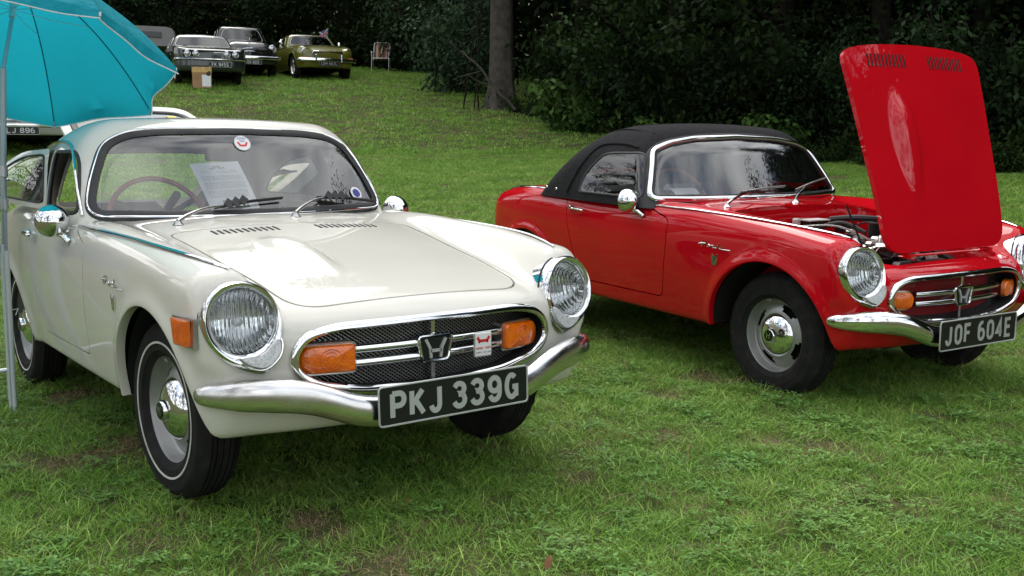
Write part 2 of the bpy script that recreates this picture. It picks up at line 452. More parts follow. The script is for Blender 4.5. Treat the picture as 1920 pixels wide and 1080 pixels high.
# coupe glasshouse
G_ZR = crv([-2.6, -2.4, -2.2, -2.0, -1.8, -1.6, -1.35, -1.15, -1.0, -.85], [.78, .885, .985, 1.07, 1.14, 1.187, 1.222, 1.226, 1.212, 1.185])
def F_coupe(x, y, z):
    a = np.sqrt(y * y + 1e-6)
    q = z - .82
    tp = np.interp(x, [-2.6, -2.2, -1.8, -1.4], [.10, .05, .012, 0.]); tp = tp
    side = a - (.668 - .19 * q - .30 * q * q - crv_taper(x)) 
    top = (z - (G_ZR(x) - .075 * a * a)) * .95
    scr = (x - (-.735 - .60 * (z - .84) - .27 * a * a)) * .86
    F = smax(top, side, .14); F = smax(F, scr, .09)
    return smax(F, .78 - z, .01)
crv_taper = crv([-2.7, -2.3, -1.9, -1.5, -1.2, -.9], [.16, .085, .035, .008, 0, 0])
# folding hood of the open car
H_ZR = crv([-2.3, -2.05, -1.9, -1.8, -1.7, -1.6, -1.45, -1.25, -1.1, -.98, -.85], [.40, .60, .80, .915, 1.01, 1.09, 1.172, 1.222, 1.222, 1.200, 1.15])
def F_hood(x, y, z):
    a = np.sqrt(y * y + 1e-6); q = z - .82
    side = a - (.712 - .20 * q - .55 * q * q - crv_taper(x))
    top = (z - (H_ZR(x) - .09 * a * a)) * .93
    scr = (x - (-.68 - .62 * (z - .84) - .20 * a * a)) * .86
    F = smax(top, side, .13); F = smax(F, scr, .07)
    return smax(F, .78 - z, .01)
# ------------------------------------------------------------------ stroke lettering (flat raised characters)
def arc(cx, cy, rx, ry, a0, a1, n=10):
    return [(cx + rx * math.cos(rad(a)), cy + ry * math.sin(rad(a))) for a in np.linspace(a0, a1, n)]
GL = {  # strokes in a 0..1 (wide) x 0..1 (tall) cell, centre lines
 'P': [[(0,0),(0,1)], [(0,1),(.55,1)] + arc(.6,.74,.4,.26,90,-90) + [(.55,.48),(0,.48)]],
 'K': [[(0,0),(0,1)], [(.95,1),(.05,.42)], [(.32,.60),(1,0)]],
 'J': [[(.8,1),(.8,.3)] + arc(.42,.28,.38,.28,0,-170)],
 '3': [arc(.48,.76,.46,.24,160,-90) + [(.40,.52)], [(.40,.52),(.5,.52)] + arc(.48,.27,.50,.27,88,-165)],
 '9': [arc(.5,.70,.48,.30,0,360,18), [(.98,.70),(.98,.36)] + arc(.5,.32,.48,.32,0,-160)],
 '6': [arc(.5,.30,.48,.30,0,360,18), [(.02,.30),(.02,.55)] + arc(.62,.62,.6,.38,170,80)],
 'G': [arc(.52,.5,.50,.5,50,310,20) + [(.98,.12),(.98,.46),(.6,.46)]],
 'O': [[(.0,.3),(.0,.7)] + arc(.48,.72,.48,.28,180,0,9) + [(.96,.3)] + arc(.48,.28,.48,.28,0,-180,9)],
 '0': [[(.0,.3),(.0,.7)] + arc(.48,.72,.48,.28,180,0,9) + [(.96,.3)] + arc(.48,.28,.48,.28,0,-180,9)],
 'F': [[(0,0),(0,1),(.9,1)], [(0,.53),(.75,.53)]],
 'E': [[(.9,1),(0,1),(0,0),(.9,0)], [(0,.53),(.78,.53)]],
 '7': [[(0,1),(1,1),(.35,0)]], '1': [[(.2,.8),(.5,1),(.5,0)]], '2': [arc(.5,.72,.46,.28,170,-30) + [(0,0),(1,0)]],
 '4': [[(.72,0),(.72,1),(0,.28),(1,.28)]],
 'L': [[(0,1),(0,0),(.9,0)]],
 '8': [arc(.5,.75,.42,.25,0,360,18), arc(.5,.26,.5,.26,0,360,18)],
 'S': [arc(.5,.75,.46,.25,30,260,12) + arc(.5,.26,.5,.26,80,-150,12)],
 '5': [[(.9,1),(.1,1),(.05,.55)] + arc(.46,.31,.5,.31,120,-150,14)],
 'A': [[(0,0),(.5,1),(1,0)], [(.2,.36),(.8,.36)]], 'H': [[(0,0),(0,1)],[(1,0),(1,1)],[(0,.5),(1,.5)]],
 'N': [[(0,0),(0,1),(1,0),(1,1)]], 'D': [[(0,0),(0,1),(.4,1)] + arc(.4,.5,.6,.5,90,-90) + [(.4,0),(0,0)]],
 'R': [[(0,0),(0,1)], [(0,1),(.55,1)] + arc(.6,.74,.4,.26,90,-90) + [(.55,.48),(0,.48)], [(.5,.48),(1,0)]],
 'T': [[(0,1),(1,1)],[(.5,0),(.5,1)]], 'C': [arc(.52,.5,.50,.5,50,310,20)], 'U': [[(0,1),(0,.3)] + arc(.5,.3,.5,.3,180,360) + [(1,1)]],
 'B': [[(0,0),(0,1),(.5,1)] + arc(.5,.76,.4,.24,90,-90) + [(0,.52)], [(.5,.52)] + arc(.5,.26,.48,.26,90,-90) + [(0,0)]],
 'M': [[(0,0),(0,1),(.5,.4),(1,1),(1,0)]], 'I': [[(.5,0),(.5,1)]], 'W': [[(0,1),(.25,0),(.5,.8),(.75,0),(1,1)]], 'Y': [[(0,1),(.5,.5),(1,1)],[(.5,.5),(.5,0)]],
}
def stroke(P, w, th, mb, to3):
    """flat ribbon of width w along 2D polyline P, raised by th; to3(u,v,h)->3D"""
    P = np.array(P, float); k = len(P); closed = np.linalg.norm(P[0] - P[-1]) < 1e-6
    T = []
    for i in range(k):
        a = P[i - 1] if i > 0 else (P[-2] if closed else None); b = P[i + 1] if i < k - 1 else (P[1] if closed else None)
        d1 = (P[i] - a) if a is not None else None; d2 = (b - P[i]) if b is not None else None
        if d1 is None: t = d2 / np.linalg.norm(d2); s = 1
        elif d2 is None: t = d1 / np.linalg.norm(d1); s = 1
        else:
            d1 = d1 / (np.linalg.norm(d1) + 1e-9); d2 = d2 / (np.linalg.norm(d2) + 1e-9); t = d1 + d2; t /= np.linalg.norm(t) + 1e-9; s = 1 / max(.45, abs(float(t @ d2)))
        T.append((t, s))
    V = []
    for i in range(k):
        t, s = T[i]; n = np.array([-t[1], t[0]]) * w / 2 * s
        for q in (P[i] + n, P[i] - n): V += [to3(q[0], q[1], th), to3(q[0], q[1], 0)]
    F = []
    for i in range(k - 1):
        a = 4 * i; b = a + 4; F += [(a, a + 2, b + 2, b), (a, b, b + 1, a + 1), (a + 2, a + 3, b + 3, b + 2)]
    F += [(0, 1, 3, 2), (4 * k - 4, 4 * k - 2, 4 * k - 1, 4 * k - 3)]
    mb.add(V, F)
def char_mb(ch, x0, y0, w, h, sw, th, to3):
    mb = MB()
    for i, st in enumerate(GL[ch]):
        stroke([(x0 + sw / 2 + p[0] * (w - sw), y0 + sw / 2 + p[1] * (h - sw)) for p in st], sw, th * (1 + .16 * i), mb, to3)
    return mb
def number_plate(parent, text, W, H, pos, tiltM, chh=.079, chw=.050, sw=.0135, gap=.0105, space=.035, margin=.0, border=True):
    """pressed plate facing local +x; pos centre; characters are sub-parts"""
    Mx = Matrix.Translation(pos) @ tiltM
    mb = MB(); mb.box((0, 0, 0), (.004, W, H), bev=.0012); pl = mb.build('number_plate', PLATEB, parent, M=Mx)
    if border:
        b = MB(); o = rounded([(-W/2, -H/2), (W/2, -H/2), (W/2, H/2), (-W/2, H/2)], .012, 4)
        b.tube([(.0025, p[0], p[1]) for p in o], .0032, 6, True); b.build('plate_border', PLATES, pl)
    tot = sum(space if c == ' ' else chw + gap for c in text) - gap
    u = -tot / 2
    to3 = lambda a, b_, h: (.0022 + h, a, b_)
    for c in text:
        if c == ' ': u += space; continue
        char_mb(c, u, -chh / 2, chw, chh, sw, .0022, to3).build('plate_character', PLATES, pl, smooth=False); u += chw + gap
    return pl
def tiny_text(mb, text, cx, cy, h, to3, asp=.62, sw=.16, th=.0004):
    w = h * asp; adv = w * 1.35; u = cx - (len(text) * adv - w * .35) / 2
    for c in text:
        if c in GL: mb_ = char_mb(c, u, cy - h / 2, w, h, h * sw, th, to3); mb.add(mb_.V, mb_.F)
        u += adv
# ------------------------------------------------------------------ sports car parts
def wheel(parent, x, side, y=.6475, steer=0., whitewall=False, z=.28, spin=0.):
    """side -1 = right of the car (visible side)"""
    w = empty('wheel', parent=parent)
    w.location = (x, side * (y - .0725), z)
    w.rotation_euler = (0, 0, rad(-90 if side < 0 else 90) + steer)
    T = MB(); hw = .0725
    prof = [(.168, -.052), (.176, -.060), (.188, -.0680), (.1885, -.0695), (.205, -.0715), (.2195, -.0722), (.220, -.0735), (.2235, -.0735), (.224, -.0724), (.235, -.0725), (.2495, -.0712), (.250, -.0722), (.2525, -.0718), (.258, -.068), (.273, -.059), (.281, -.047)]
    for g in (-.036, -.020, 0, .020, .036):   # tread grooves
        prof += [(.2845, g - .0075), (.2850, g - .003), (.279, g - .002), (.279, g + .002), (.2850, g + .003)]
    prof += [(.281, .047), (.273, .059), (.258, .068), (.2525, .0718), (.250, .0722), (.2495, .0712), (.235, .0725), (.224, .0724), (.2235, .0735), (.220, .0735), (.2195, .0722), (.205, .0715), (.1885, .0695), (.188, .0680), (.176, .060), (.168, .052)]
    n = 72; V, F = lathe(prof, n)
    V = np.array(V); r = np.hypot(V[:, 1], V[:, 2]); j = np.arange(len(V)) % n
    blk = (r > .272) & (np.abs(V[:, 0]) > .043); k = np.where(blk & (j % 2 == 0), 1 - .006 / r, 1.); V[:, 1] *= k; V[:, 2] *= k
    T.add(V, F)
    sp = Matrix.Rotation(spin, 4, 'X')
    T.build('tyre', TYRE, w)
    if whitewall:
        B = MB(); B.lathe([(.2105, .0717), (.2110, .0735), (.2170, .0738), (.2176, .0722)], 72); B.build('whitewall_line', mat('whitewall', (.62, .62, .58), .6, noise=(20, (.42, .41, .37), .45, .75)), w)
    R_ = MB()
    R_.lathe([(.168, .050), (.1785, .060), (.1815, .062), (.1815, .058), (.178, .055), (.171, .052), (.166, .040), (.163, .012), (.156, .004), (.148, .004)], 56)
    # disc with four openings
    nr = [.148, .140, .126, .112, .100, .06, .0]; hh = [.004, .010, .020, .027, .031, .033, .033]
    nn = 80; V = []; F = []
    for r_, h_ in zip(nr, hh):
        for j in range(nn): V.append((h_, r_ * math.cos(2*PI*j/nn + spin), r_ * math.sin(2*PI*j/nn + spin)))
    for i in range(len(nr) - 1):
        for j in range(nn):
            inhole = 1 <= i <= 2 and (j % 20) < 9 and not (i == 2 and (j % 20) in (0, 8))
            if not inhole: F.append((i*nn+j, i*nn+(j+1) % nn, (i+1)*nn+(j+1) % nn, (i+1)*nn+j))
    R_.add(V, F); R_.build('rim', WHEELG, w)
    D = MB(); D.lathe([(.165, -.03), (.0, -.03)], 32); D.build('brake_drum', BLACK, w)
    H = MB(); H.lathe([(.098, .028), (.099, .034), (.094, .041), (.084, .050), (.068, .059), (.050, .065), (.034, .068), (.032, .080), (.029, .083), (.0, .084)], 56); hc = H.build('hub_cap', CHROME, w)
    K = MB(); K.lathe([(.0255, .0838), (.025, .0852), (.0, .0854)], 32)
    K.build('hub_badge_disc', PLATEB, w)
    E_ = MB(); t3 = lambda a, b, h: (.0854 + h, a, b)
    stroke([(-.012, .013), (-.007, .004), (-.008, -.013)], .0035, .001, E_, t3); stroke([(.012, .013), (.007, .004), (.008, -.013)], .0035, .001, E_, t3); stroke([(-.008, .001), (.008, .001)], .003, .001, E_, t3)
    E_.build('hub_emblem', CHROME, w, smooth=False)
    S = MB(); S.box((.06, .16 * math.cos(1 + spin), .16 * math.sin(1 + spin)), (.008, .022, .008), bev=.002); S.build('balance_weight', STEELG, w)
    return w
def h_emblem(mb, s, to3, th=.002, w=.18):
    """slanted-sided H"""
    for sg in (-1, 1): stroke([(sg * .62 * s, .5 * s), (sg * .36 * s, .02 * s), (sg * .30 * s, -.5 * s)], w * s, th, mb, to3)
    stroke([(-.34 * s, -.12 * s), (.34 * s, -.12 * s)], w * s, th, mb, to3)
LAMP_OUT = [(-.110, .0), (-.096, .062), (-.052, .104), (.010, .112), (.070, .086), (.106, .028), (.114, -.045), (.098, -.110), (.062, -.150), (.018, -.148), (-.040, -.120), (-.090, -.066)]
def headlamp(parent, side, pos, tilt=rad(10), yaw=rad(7)):
    """u axis runs towards the car's centre line"""
    M = Matrix.Translation(pos) @ Matrix.Rotation(side * yaw, 4, 'Z') @ Matrix.Rotation(-tilt, 4, 'Y')
    s = -side
    o = catmull(LAMP_OUT, 6, True); n = len(o)
    ang = np.arctan2(o[:, 1], o[:, 0]); c = np.stack([.092 * np.cos(ang), .092 * np.sin(ang)], 1)
    rings = []
    for t, h in ((.16, -.055), (.03, -.014), (-.01, .004), (.03, .018), (.16, .030), (.40, .037), (.66, .036), (.86, .032), (1., .024)):
        q = o * (1 - t) + c * t; rings.append([(h, p[0] * s, p[1]) for p in q])
    rings.append([(.002, .985 * p[0] * s, .985 * p[1]) for p in c])
    V = [p for r in rings for p in r]; F = []
    for i in range(len(rings) - 1):
        for j in range(n):
            j2 = (j + 1) % n; f = (i*n+j, i*n+j2, (i+1)*n+j2, (i+1)*n+j); F.append(f if s > 0 else f[::-1])
    L_ = MB(); L_.add(V, F); lo = L_.build('headlamp', CHROME, parent, M=M)
    S_ = MB(); oo = o * 1.005; S_.tube([(-.008, p[0] * s, p[1]) for p in oo], .0032, 6, True); S_.build('lamp_seal', RUBBER, lo)
    # bowl and bulb
    B = MB(); B.lathe([(.0905, .014), (.088, -.006), (.078, -.028), (.058, -.046), (.035, -.056), (.0, -.060)], 40); B.build('reflector', flute(mat('lamp_reflector', (.95, .96, .97), .07, 1.)), lo)
    b = MB(); b.lathe([(.0, -.010), (.012, -.012), (.014, -.03), (.010, -.06)], 16); b.build('bulb', PLATES, lo)
    g = MB(); nu = 96; V = []; F = []; rr = [0.0, .02, .04, .06, .075, .085, .0895]
    for r_ in rr:
        for j in range(nu):
            a = 2 * PI * j / nu; yy = r_ * math.cos(a); V.append((.030 - .014 * (r_ / .09) ** 2 + .0007 * math.sin(yy * 2 * PI / .0075), yy, r_ * math.sin(a)))
    for i in range(len(rr) - 1):
        for j in range(nu):
            j2 = (j + 1) % nu; F.append((i*nu+j, (i+1)*nu+j, (i+1)*nu+j2, i*nu+j2))
    g.add(V, F); me = mesh_from('lens', g.V, g.F, mat_lens()); link('lens', me, lo)
    P = catmull([(-.028, -.103), (.012, -.106), (.052, -.090), (.082, -.062), (.098, -.052), (.104, -.075), (.092, -.108), (.052, -.137), (.008, -.130)], 4, True)
    nP = len(P); cc = P.mean(0); V = [(.040, p[0] * s, p[1]) for p in P] + [(.047, (cc + (p - cc) * .85)[0] * s, (cc + (p - cc) * .85)[1]) for p in P] + [(.049, cc[0] * s, cc[1])]
    F = [(j, (j+1) % nP, nP + (j+1) % nP, nP + j) for j in range(nP)] + [(nP + j, nP + (j+1) % nP, 2 * nP) for j in range(nP)]
    if s < 0: F = [f[::-1] for f in F]
    for i in range(nP): V[i] = (.026, V[i][1], V[i][2])
    p = MB(); p.add(V, F); p.build('parking_lamp', mat('frosted_lens', (.62, .64, .64), .12, coat=1., noise=(120, (.40, .42, .43), .35, .7), bump=(160, .35)), lo)
    q = MB(); q.tube([(.034, x * s * 1.0, y) for x, y in P * 1.0], .0028, 6, True); q.build('parking_lamp_rim', CHROME, lo)
    sc = MB(); sc.lathe([(.006, 0), (.0055, .003), (0, .004)], 12, M=Matrix.Translation((.026, .055 * s, -.142))); sc.build('screw', STEELG, lo)
    return lo
def flute(m):
    n = m.node_tree
    if 'Wave Texture' in n.nodes: return m
    b = n.nodes['Principled BSDF']; t = n.nodes.new('ShaderNodeTexCoord'); w = n.nodes.new('ShaderNodeTexWave'); w.bands_direction = 'Y'; w.inputs['Scale'].default_value = 26; w.inputs['Distortion'].default_value = .6
    bp = n.nodes.new('ShaderNodeBump'); bp.inputs['Strength'].default_value = .9; bp.inputs['Distance'].default_value = .004
    n.links.new(t.outputs['Object'], w.inputs['Vector']); n.links.new(w.outputs['Fac'], bp.inputs['Height']); n.links.new(bp.outputs[0], b.inputs['Normal']); return m
def mat_lens():
    if 'lens_glass' in MATS: return MATS['lens_glass']
    m = glass('lens_glass', (.90, .93, .93), .7)
    n = m.node_tree; t = n.nodes.new('ShaderNodeTexCoord'); w = n.nodes.new('ShaderNodeTexWave'); w.bands_direction = 'Y'; w.inputs['Scale'].default_value = 22
    bp = n.nodes.new('ShaderNodeBump'); bp.inputs['Strength'].default_value = .6; bp.inputs['Distance'].default_value = .003
    n.links.new(t.outputs['Object'], w.inputs['Vector']); n.links.new(w.outputs['Fac'], bp.inputs['Height'])
    for x in n.nodes:
        if x.type in ('BSDF_GLOSSY', 'FRESNEL'): n.links.new(bp.outputs[0], x.inputs['Normal'])
    return m
def frame_from(loop, name, m, parent, a, b, off=0., lift=0., n=160, seg=8):
    P, N, closed = loop; P, N = resample(P, N, n, closed)
    T = np.roll(P, -1, 0) - np.roll(P, 1, 0) if closed else np.gradient(P, axis=0)
    T /= np.linalg.norm(T, axis=1)[:, None]; O = np.cross(T, N)
    # make O point out of the loop
    if closed and ((P - P.mean(0)) * O).sum() < 0: O = -O
    P = P + O * off + N * lift
    mb = MB(); mb.tube(P, 1., seg, closed, flat=(a, b, N)); return mb.build(name, m, parent)
def shrink_loop(loop): return loop
def seat(parent, x, y, m):
    s = MB(); s.box((x + .18, y, .36), (.46, .42, .14), bev=.04)
    o = s.build('seat_cushion', m, parent)
    s = MB(); s.box((0, 0, .22), (.12, .42, .50), Matrix.Translation((x - .06, y, .40)) @ Matrix.Rotation(rad(-16), 4, 'Y'), bev=.045); s.build('seat_back', m, parent)
def sports_car(kind, root):
    PAINT = WHITE if kind == 'W' else RED
    C_ = root
    bul_c = -.19
    def F(x, y, z):
        f = F_body(x, y, z)
        u = np.clip((x + .27) / .56, 0, 1); w = .026 + .058 * np.sin(PI * u ** .8)
        q = np.clip(1 - ((y + .185 - .02 * u) / w) ** 2, 0, 1)
        b = .034 * (q * q * (3 - 2 * q)) * sst(u / .34) * sst((1 - u) / .60)
        return np.where(z > .6, f - b * .95, f)
    S = surfnet(F, (-2.72, -.78, .22), (.64, .78, .92), .0155, .013)
    yz = lambda P: P[:, [1, 2]]; xz = lambda P: P[:, [0, 2]]; xy = lambda P: P[:, :2]
    A = lambda P: np.abs(P[:, 1])
    # wheel arches
    for e in (ARCHF, ARCHR):
        g = lambda P, e=e: np.maximum(ell(P[:, 0], P[:, 2], e), .40 - A(P))
        ins, S = cut(S, g)
    arch_ce = None
    S2 = S
    # grille opening
    gp = np.array([(0, .592), (.33, .590), (.42, .572), (.462, .525), (.458, .465), (.40, .418), (.25, .388), (0, .376)])
    gp = np.vstack([gp, (gp * [-1, 1])[::-1][1:-1]]); gpr = rounded(gp, .04, 5)
    ggr = lambda P: np.maximum(sdpoly(yz(P), gpr), .35 - P[:, 0])
    gin, S = cut(S, ggr); gl = biggest(loops(S)) if S.ce else None
    for sg in (-1, 1):
        glp = lambda P, sg=sg: np.maximum(np.hypot(P[:, 1] - sg * .581, P[:, 2] - .617) - .088, .36 - P[:, 0])
        _, S = cut(S, glp)
    # panels: bonnet, doors, cabin
    hp = rounded([(.475, -.415), (.475, .415), (-.425, .475), (-.452, .30), (-.460, 0), (-.452, -.30), (-.425, -.475)], [.11, .11, .07, .3, .3, .3, .07], 8)
    ghd = lambda P: np.maximum(sdpoly(xy(P), hp), .58 - P[:, 2])
    Sb = surfnet(F, (-.50, -.56, .57), (.56, .56, .88), .0085, .020); bon, _ = cut(Sb, lambda P: ghd(P) + .0040); _, S = cut(S, lambda P: ghd(P) - .0040)
    bay_loop = biggest(loops(S)); S = flange(S, .022)
    dp = rounded([(-.86, .95), (-.795, .80), (-.615, .755), (-.62, .60), (-.655, .355), (-1.37, .35), (-1.45, .54), (-1.51, .72), (-1.54, .95)], [.01, .02, .03, .2, .035, .05, .3, .2, .01], 6)
    gdr = lambda P: np.maximum(sdpoly(xz(P), dp), .50 - A(P))
    cp = rounded([(-.80, -.42), (-.80, .42), (-.90, .575), (-1.3, .60), (-1.95, .565), (-2.28, .47), (-2.28, -.47), (-1.95, -.565), (-1.3, -.60), (-.90, -.575)], .08, 5)
    if kind == 'R': cp = rounded([(-.78, -.42), (-.78, .42), (-.86, .60), (-1.3, .615), (-1.70, .60), (-1.78, .5), (-1.78, -.5), (-1.70, -.60), (-1.3, -.615), (-.86, -.60)], .06, 5)
    gcb = lambda P: np.maximum(sdpoly(xy(P), cp), .60 - P[:, 2])
    _, S = cut(S, gcb); S = flange(S, .05)
    dr, _ = cut(S, lambda P: gdr(P) + .0030); _, S = cut(S, lambda P: gdr(P) - .0030); S = flange(S, .02); dr = flange(dr, .02)
    put('body', S, PAINT, C_)
    DA, DB = split_sign(dr)
    for Fd in (DA, DB):
        d = compact(dr.V, dr.N, Fd); put('door', d, PAINT, C_)
    # arch lips (rolled edge) and wheel wells
    lps = loops(S2)
    for P, N, closed in lps:
        if not closed and len(P) > 20: pass
    for e, xo in ((ARCHF, 0), (ARCHR, 0)):
        for sg in (-1, 1):
            V = []; F_ = []; n = 40
            def edge_y(x, z):
                yy = .74
                for _ in range(30):
                    f = float(F_body(np.array([x]), np.array([yy]), np.array([z]))[0]); yy -= f * .8
                    if abs(f) < 1e-4: break
                return yy
            base = []
            for t in np.linspace(8 if e is ARCHF else -4, 184, n):
                cx, cz = e[0] + e[2] * math.cos(rad(t)), e[1] + e[3] * math.sin(rad(t))
                cz = max(cz, .272)
                base.append((cx, cz))
            for i, (cx, cz) in enumerate(base):
                ye = edge_y(cx, max(cz, .285)) 
                dx, dz = (cx - e[0]), (cz - e[1]); l = math.hypot(dx, dz); dx, dz = dx / l, dz / l
                for (off, inn) in ((.001, .0005), (-.004, .001), (-.006, .008), (-.004, .03)):
                    V.append((cx + dx * off, sg * (ye - inn), cz + dz * off))
            for i in range(n - 1):
                for j in range(3):
                    a = i * 4 + j; f = (a, a + 1, a + 5, a + 4); F_.append(f if sg > 0 else f[::-1])
            mb = MB(); mb.add(V, F_); mb.build('arch_lip', PAINT, C_)
            W_ = MB(); V = []; F_ = []
            for i, (cx, cz) in enumerate(base):
                V += [(cx, sg * min(.665, edge_y(cx, max(cz, .285)) - .025), cz), (cx, sg * .38, cz)]
            for i in range(n - 1): F_.append((2*i, 2*i+1, 2*i+3, 2*i+2))
            V.append((e[0], sg * .38, e[1])); F_ += [(2*i+1, len(V) - 1, 2*i+3) for i in range(n - 1)]
            W_.add(V, F_); W_.build('wheel_well', BLACK, C_)
    # bonnet
    bon0 = compact(bon.V - bon.N * .018, -bon.N, [f[::-1] for f in bon.F]); bon = flange(bon, .02)
    HX, HZ, TH = .485, .655, rad(62.5)
    Mh = Matrix.Identity(4)
    if kind == 'R': Mh = Matrix.Translation((HX + .012, 0, HZ + .025)) @ Matrix.Rotation(TH, 4, 'Y') @ Matrix.Translation((-HX, 0, -HZ))
    bo = put('bonnet', bon, PAINT, C_, Mh)
    sl = MB()
    V = []; F_ = []
    def topz(x, y):
        z = .9
        for _ in range(30):
            f = float(F(np.array([x]), np.array([y]), np.array([z]))[0]); z -= f
            if abs(f) < 1e-4: break
        return z
    slot = None
    for sg in (-1, 1):
        for i in range(11):
            y0 = sg * .085 + sg * i * .0235; xa, xb = -.405, -.345
            s_ = MB(); z0, z1 = topz(xa, y0), topz(xb, y0)
            s_.tube([(xa, y0, z0 + .0006), (xa * .5 + xb * .5, y0, (z0 + z1) / 2 + .0010), (xb, y0, z1 + .0006)], .0042, 6, flat=(1, .5, (0, 0, 1)))
            me_ = s_.build('vent_slot', BLACK, bo, M=Mh)
            if kind == 'R' or True:
                s_ = MB(); s_.tube([(xa, y0 + .0075, z0), ((xa + xb) / 2, y0 + .0078, (z0 + z1) / 2 + .002), (xb, y0 + .0075, z1)], .0035, 6, flat=(1, .9, (0, 0, 1))); s_.build('vent_fin', PAINT, bo, M=Mh)
    if kind == 'R':
        # inner skin and frame of the raised bonnet
        put('bonnet_inner_skin', bon0, PAINT, bo, Mh)
    else:
        pass
    # front fender chrome strips on the crest
    for sg in (-1, 1):
        pts = []
        for x, y in ((-.79, .668), (-.6, .672), (-.45, .670), (-.2, .662), (0, .655), (.2, .636), (.33, .608), (.42, .585)):
            pts.append((x, sg * y, topz(x, sg * y) + .006))
        P = catmull(pts, 5)
        mb = MB(); rr = np.full(len(P), 1.); rr[-3:] = (.9, .7, .4); mb.tube(P, rr, 8, flat=(.0062, .0045, (0, sg * .4, 1))); mb.build('fender_trim', CHROME, C_)
        if kind == 'R' or sg > 0:
            pts = [(x, sg * y, topz(x, sg * y) + .004) for x, y in ((-1.56, .655), (-1.8, .645), (-2.1, .615), (-2.35, .56), (-2.5, .50))]
            mb = MB(); mb.tube(catmull(pts, 5), 1., 8, flat=(.008, .005, (0, sg * .4, 1))); mb.build('rear_trim', CHROME, C_)
    # front lamps
    for sg in (-1, 1): headlamp(C_, sg, (.474, sg * .581, .617))
    # grille
    P, N = resample(gl[0], gl[1], 180, gl[2]); mb = MB()
    T = np.roll(P, -1, 0) - np.roll(P, 1, 0); T /= np.linalg.norm(T, axis=1)[:, None]; O = np.cross(T, N); O *= np.sign(((P - P.mean(0)) * O).sum())
    mb.tube(P - O * .008 + N * .004, 1., 10, True, flat=(.0135, .010, N)); gs = mb.build('grille_surround', CHROME, C_)
    ctr = P.mean(0)
    nP = len(P); V = list(P - O * .012) + list(P * [0, 1, 1] + [.43, 0, 0] - O * .02); F_ = [(i, (i+1) % nP, nP + (i+1) % nP, nP + i) for i in range(nP)] + [tuple(range(nP, 2 * nP))]
    mb = MB(); mb.add(V, F_); mb.build('grille_recess', BLACK, gs)
    def gx(y): return .548 - .20 * y * y - .35 * abs(y) ** 3
    mb = MB(); gin_ = np.array(gpr)
    wire = 9 if kind == 'W' else 9
    for sgn in (-1, 1):
        for k in np.arange(-.8, .8, .0155):
            pts = []
            for t in np.linspace(0, 1, 60):
                z = .37 + .24 * t; y = k + sgn * (z - .48) * 1.45
                if float(sdpoly(np.array([[y, z]]), gpr)[0]) < -.012: pts.append((gx(y) - .022, y, z))
            if len(pts) > 2: mb.tube([pts[0], pts[len(pts)//2], pts[-1]], .0011 if kind == 'W' else .0008, 3, caps=False)
    o = mb.build('grille_mesh', mat('mesh_wire', (.42, .42, .41), .35, .9) if kind == 'W' else mat('dark_wire', (.10, .10, .10), .4, .7), gs)
    for z in (.470, .512):
        for sg in (-1, 1):
            mb = MB(); ys = np.linspace(.052, .285, 8); mb.tube([(gx(y) + .004, sg * y, z) for y in ys], 1., 10, flat=(.014, .0135, (0, 0, 1)));
            if z < .5: mb.build('grille_bar', CHROME, gs)
            else: mb.build('grille_bar', CHROME, gs)
    for z0, z1 in ((.382, .452), (.530, .588)):
        mb = MB(); mb.box((gx(0) + .002, 0, (z0 + z1) / 2), (.012, .014, z1 - z0), bev=.003); mb.build('centre_bar', CHROME if z0 > .5 else STEELG, gs)
    em = MB(); q = [(-.062, .528), (.062, .528), (.045, .460), (.030, .450), (-.030, .450), (-.045, .460)]
    Pq = [(gx(0) + .016, a, b) for a, b in rounded([(-.062, .530), (.062, .530), (.046, .452), (-.046, .452)], .014, 4)]
    em.tube(Pq, .0055, 8, True); e1 = em.build('emblem_frame', CHROME, gs)
    b = MB(); b.poly(Pq, .01, (1, 0, 0)); b.build('emblem_back', PLATEB, gs, smooth=False)
    h = MB(); h_emblem(h, .058, lambda a, b, t: (gx(0) + .016 + t * 2, a, .491 + b),   .003, .16); h.build('h_emblem', PLATES, gs, smooth=False)
    # turn signals
    for sg in (-1, 1):
        if kind == 'W': o = rounded([(.268, .452), (.268, .534), (.43, .534), (.43, .452)], [.012, .012, .04, .04], 7); cx = .345
        else: o = rounded([(.318, .455), (.318, .530), (.462, .530), (.462, .455)], [.036, .036, .036, .036], 7); cx = .39
        o = np.array(o); c = o.mean(0)
        ho = MB(); ho.poly([(gx(p[0]) + .022, sg * (c + (p - c) * 1.07)[0], (c + (p - c) * 1.14)[1]) for p in (o if sg > 0 else o[::-1])], .05, (1, 0, 0)); hs = ho.build('turn_signal', CHROME if kind == 'R' else STEELG, C_, smooth=False)
        V = []; F_ = []; n = len(o)
        for t, hgt in ((1., .020), (.97, .034), (.90, .040), (.6, .044), (.3, .046)):
            for p in o: p2 = c + (p - c) * t; V.append((gx(p2[0]) + hgt, sg * p2[0], p2[1]))
        V.append((gx(c[0]) + .047, sg * c[0], c[1]))
        for i in range(4):
            for j in range(n): F_.append((i*n+j, i*n+(j+1) % n, (i+1)*n+(j+1) % n, (i+1)*n+j))
        F_ += [(4*n+j, 4*n+(j+1) % n, 5*n) for j in range(n)]
        if sg > 0: F_ = [f[::-1] for f in F_]
        mb = MB(); mb.add(V, F_); ln = mb.build('amber_lens', AMBER, hs)
        mb = MB()
        for r_ in (.012, .022, .031): mb.tube([(gx(cx + r_ * math.cos(a)) + .0462 - r_ * .06, sg * (cx + r_ * math.cos(a)), .493 + r_ * math.sin(a)) for a in np.linspace(0, 2*PI, 28, endpoint=False)], .0013, 5, True)
        mb.build('lens_ring', mat('amber_ring', (.55, .10, .006), .15, coat=1.), hs)
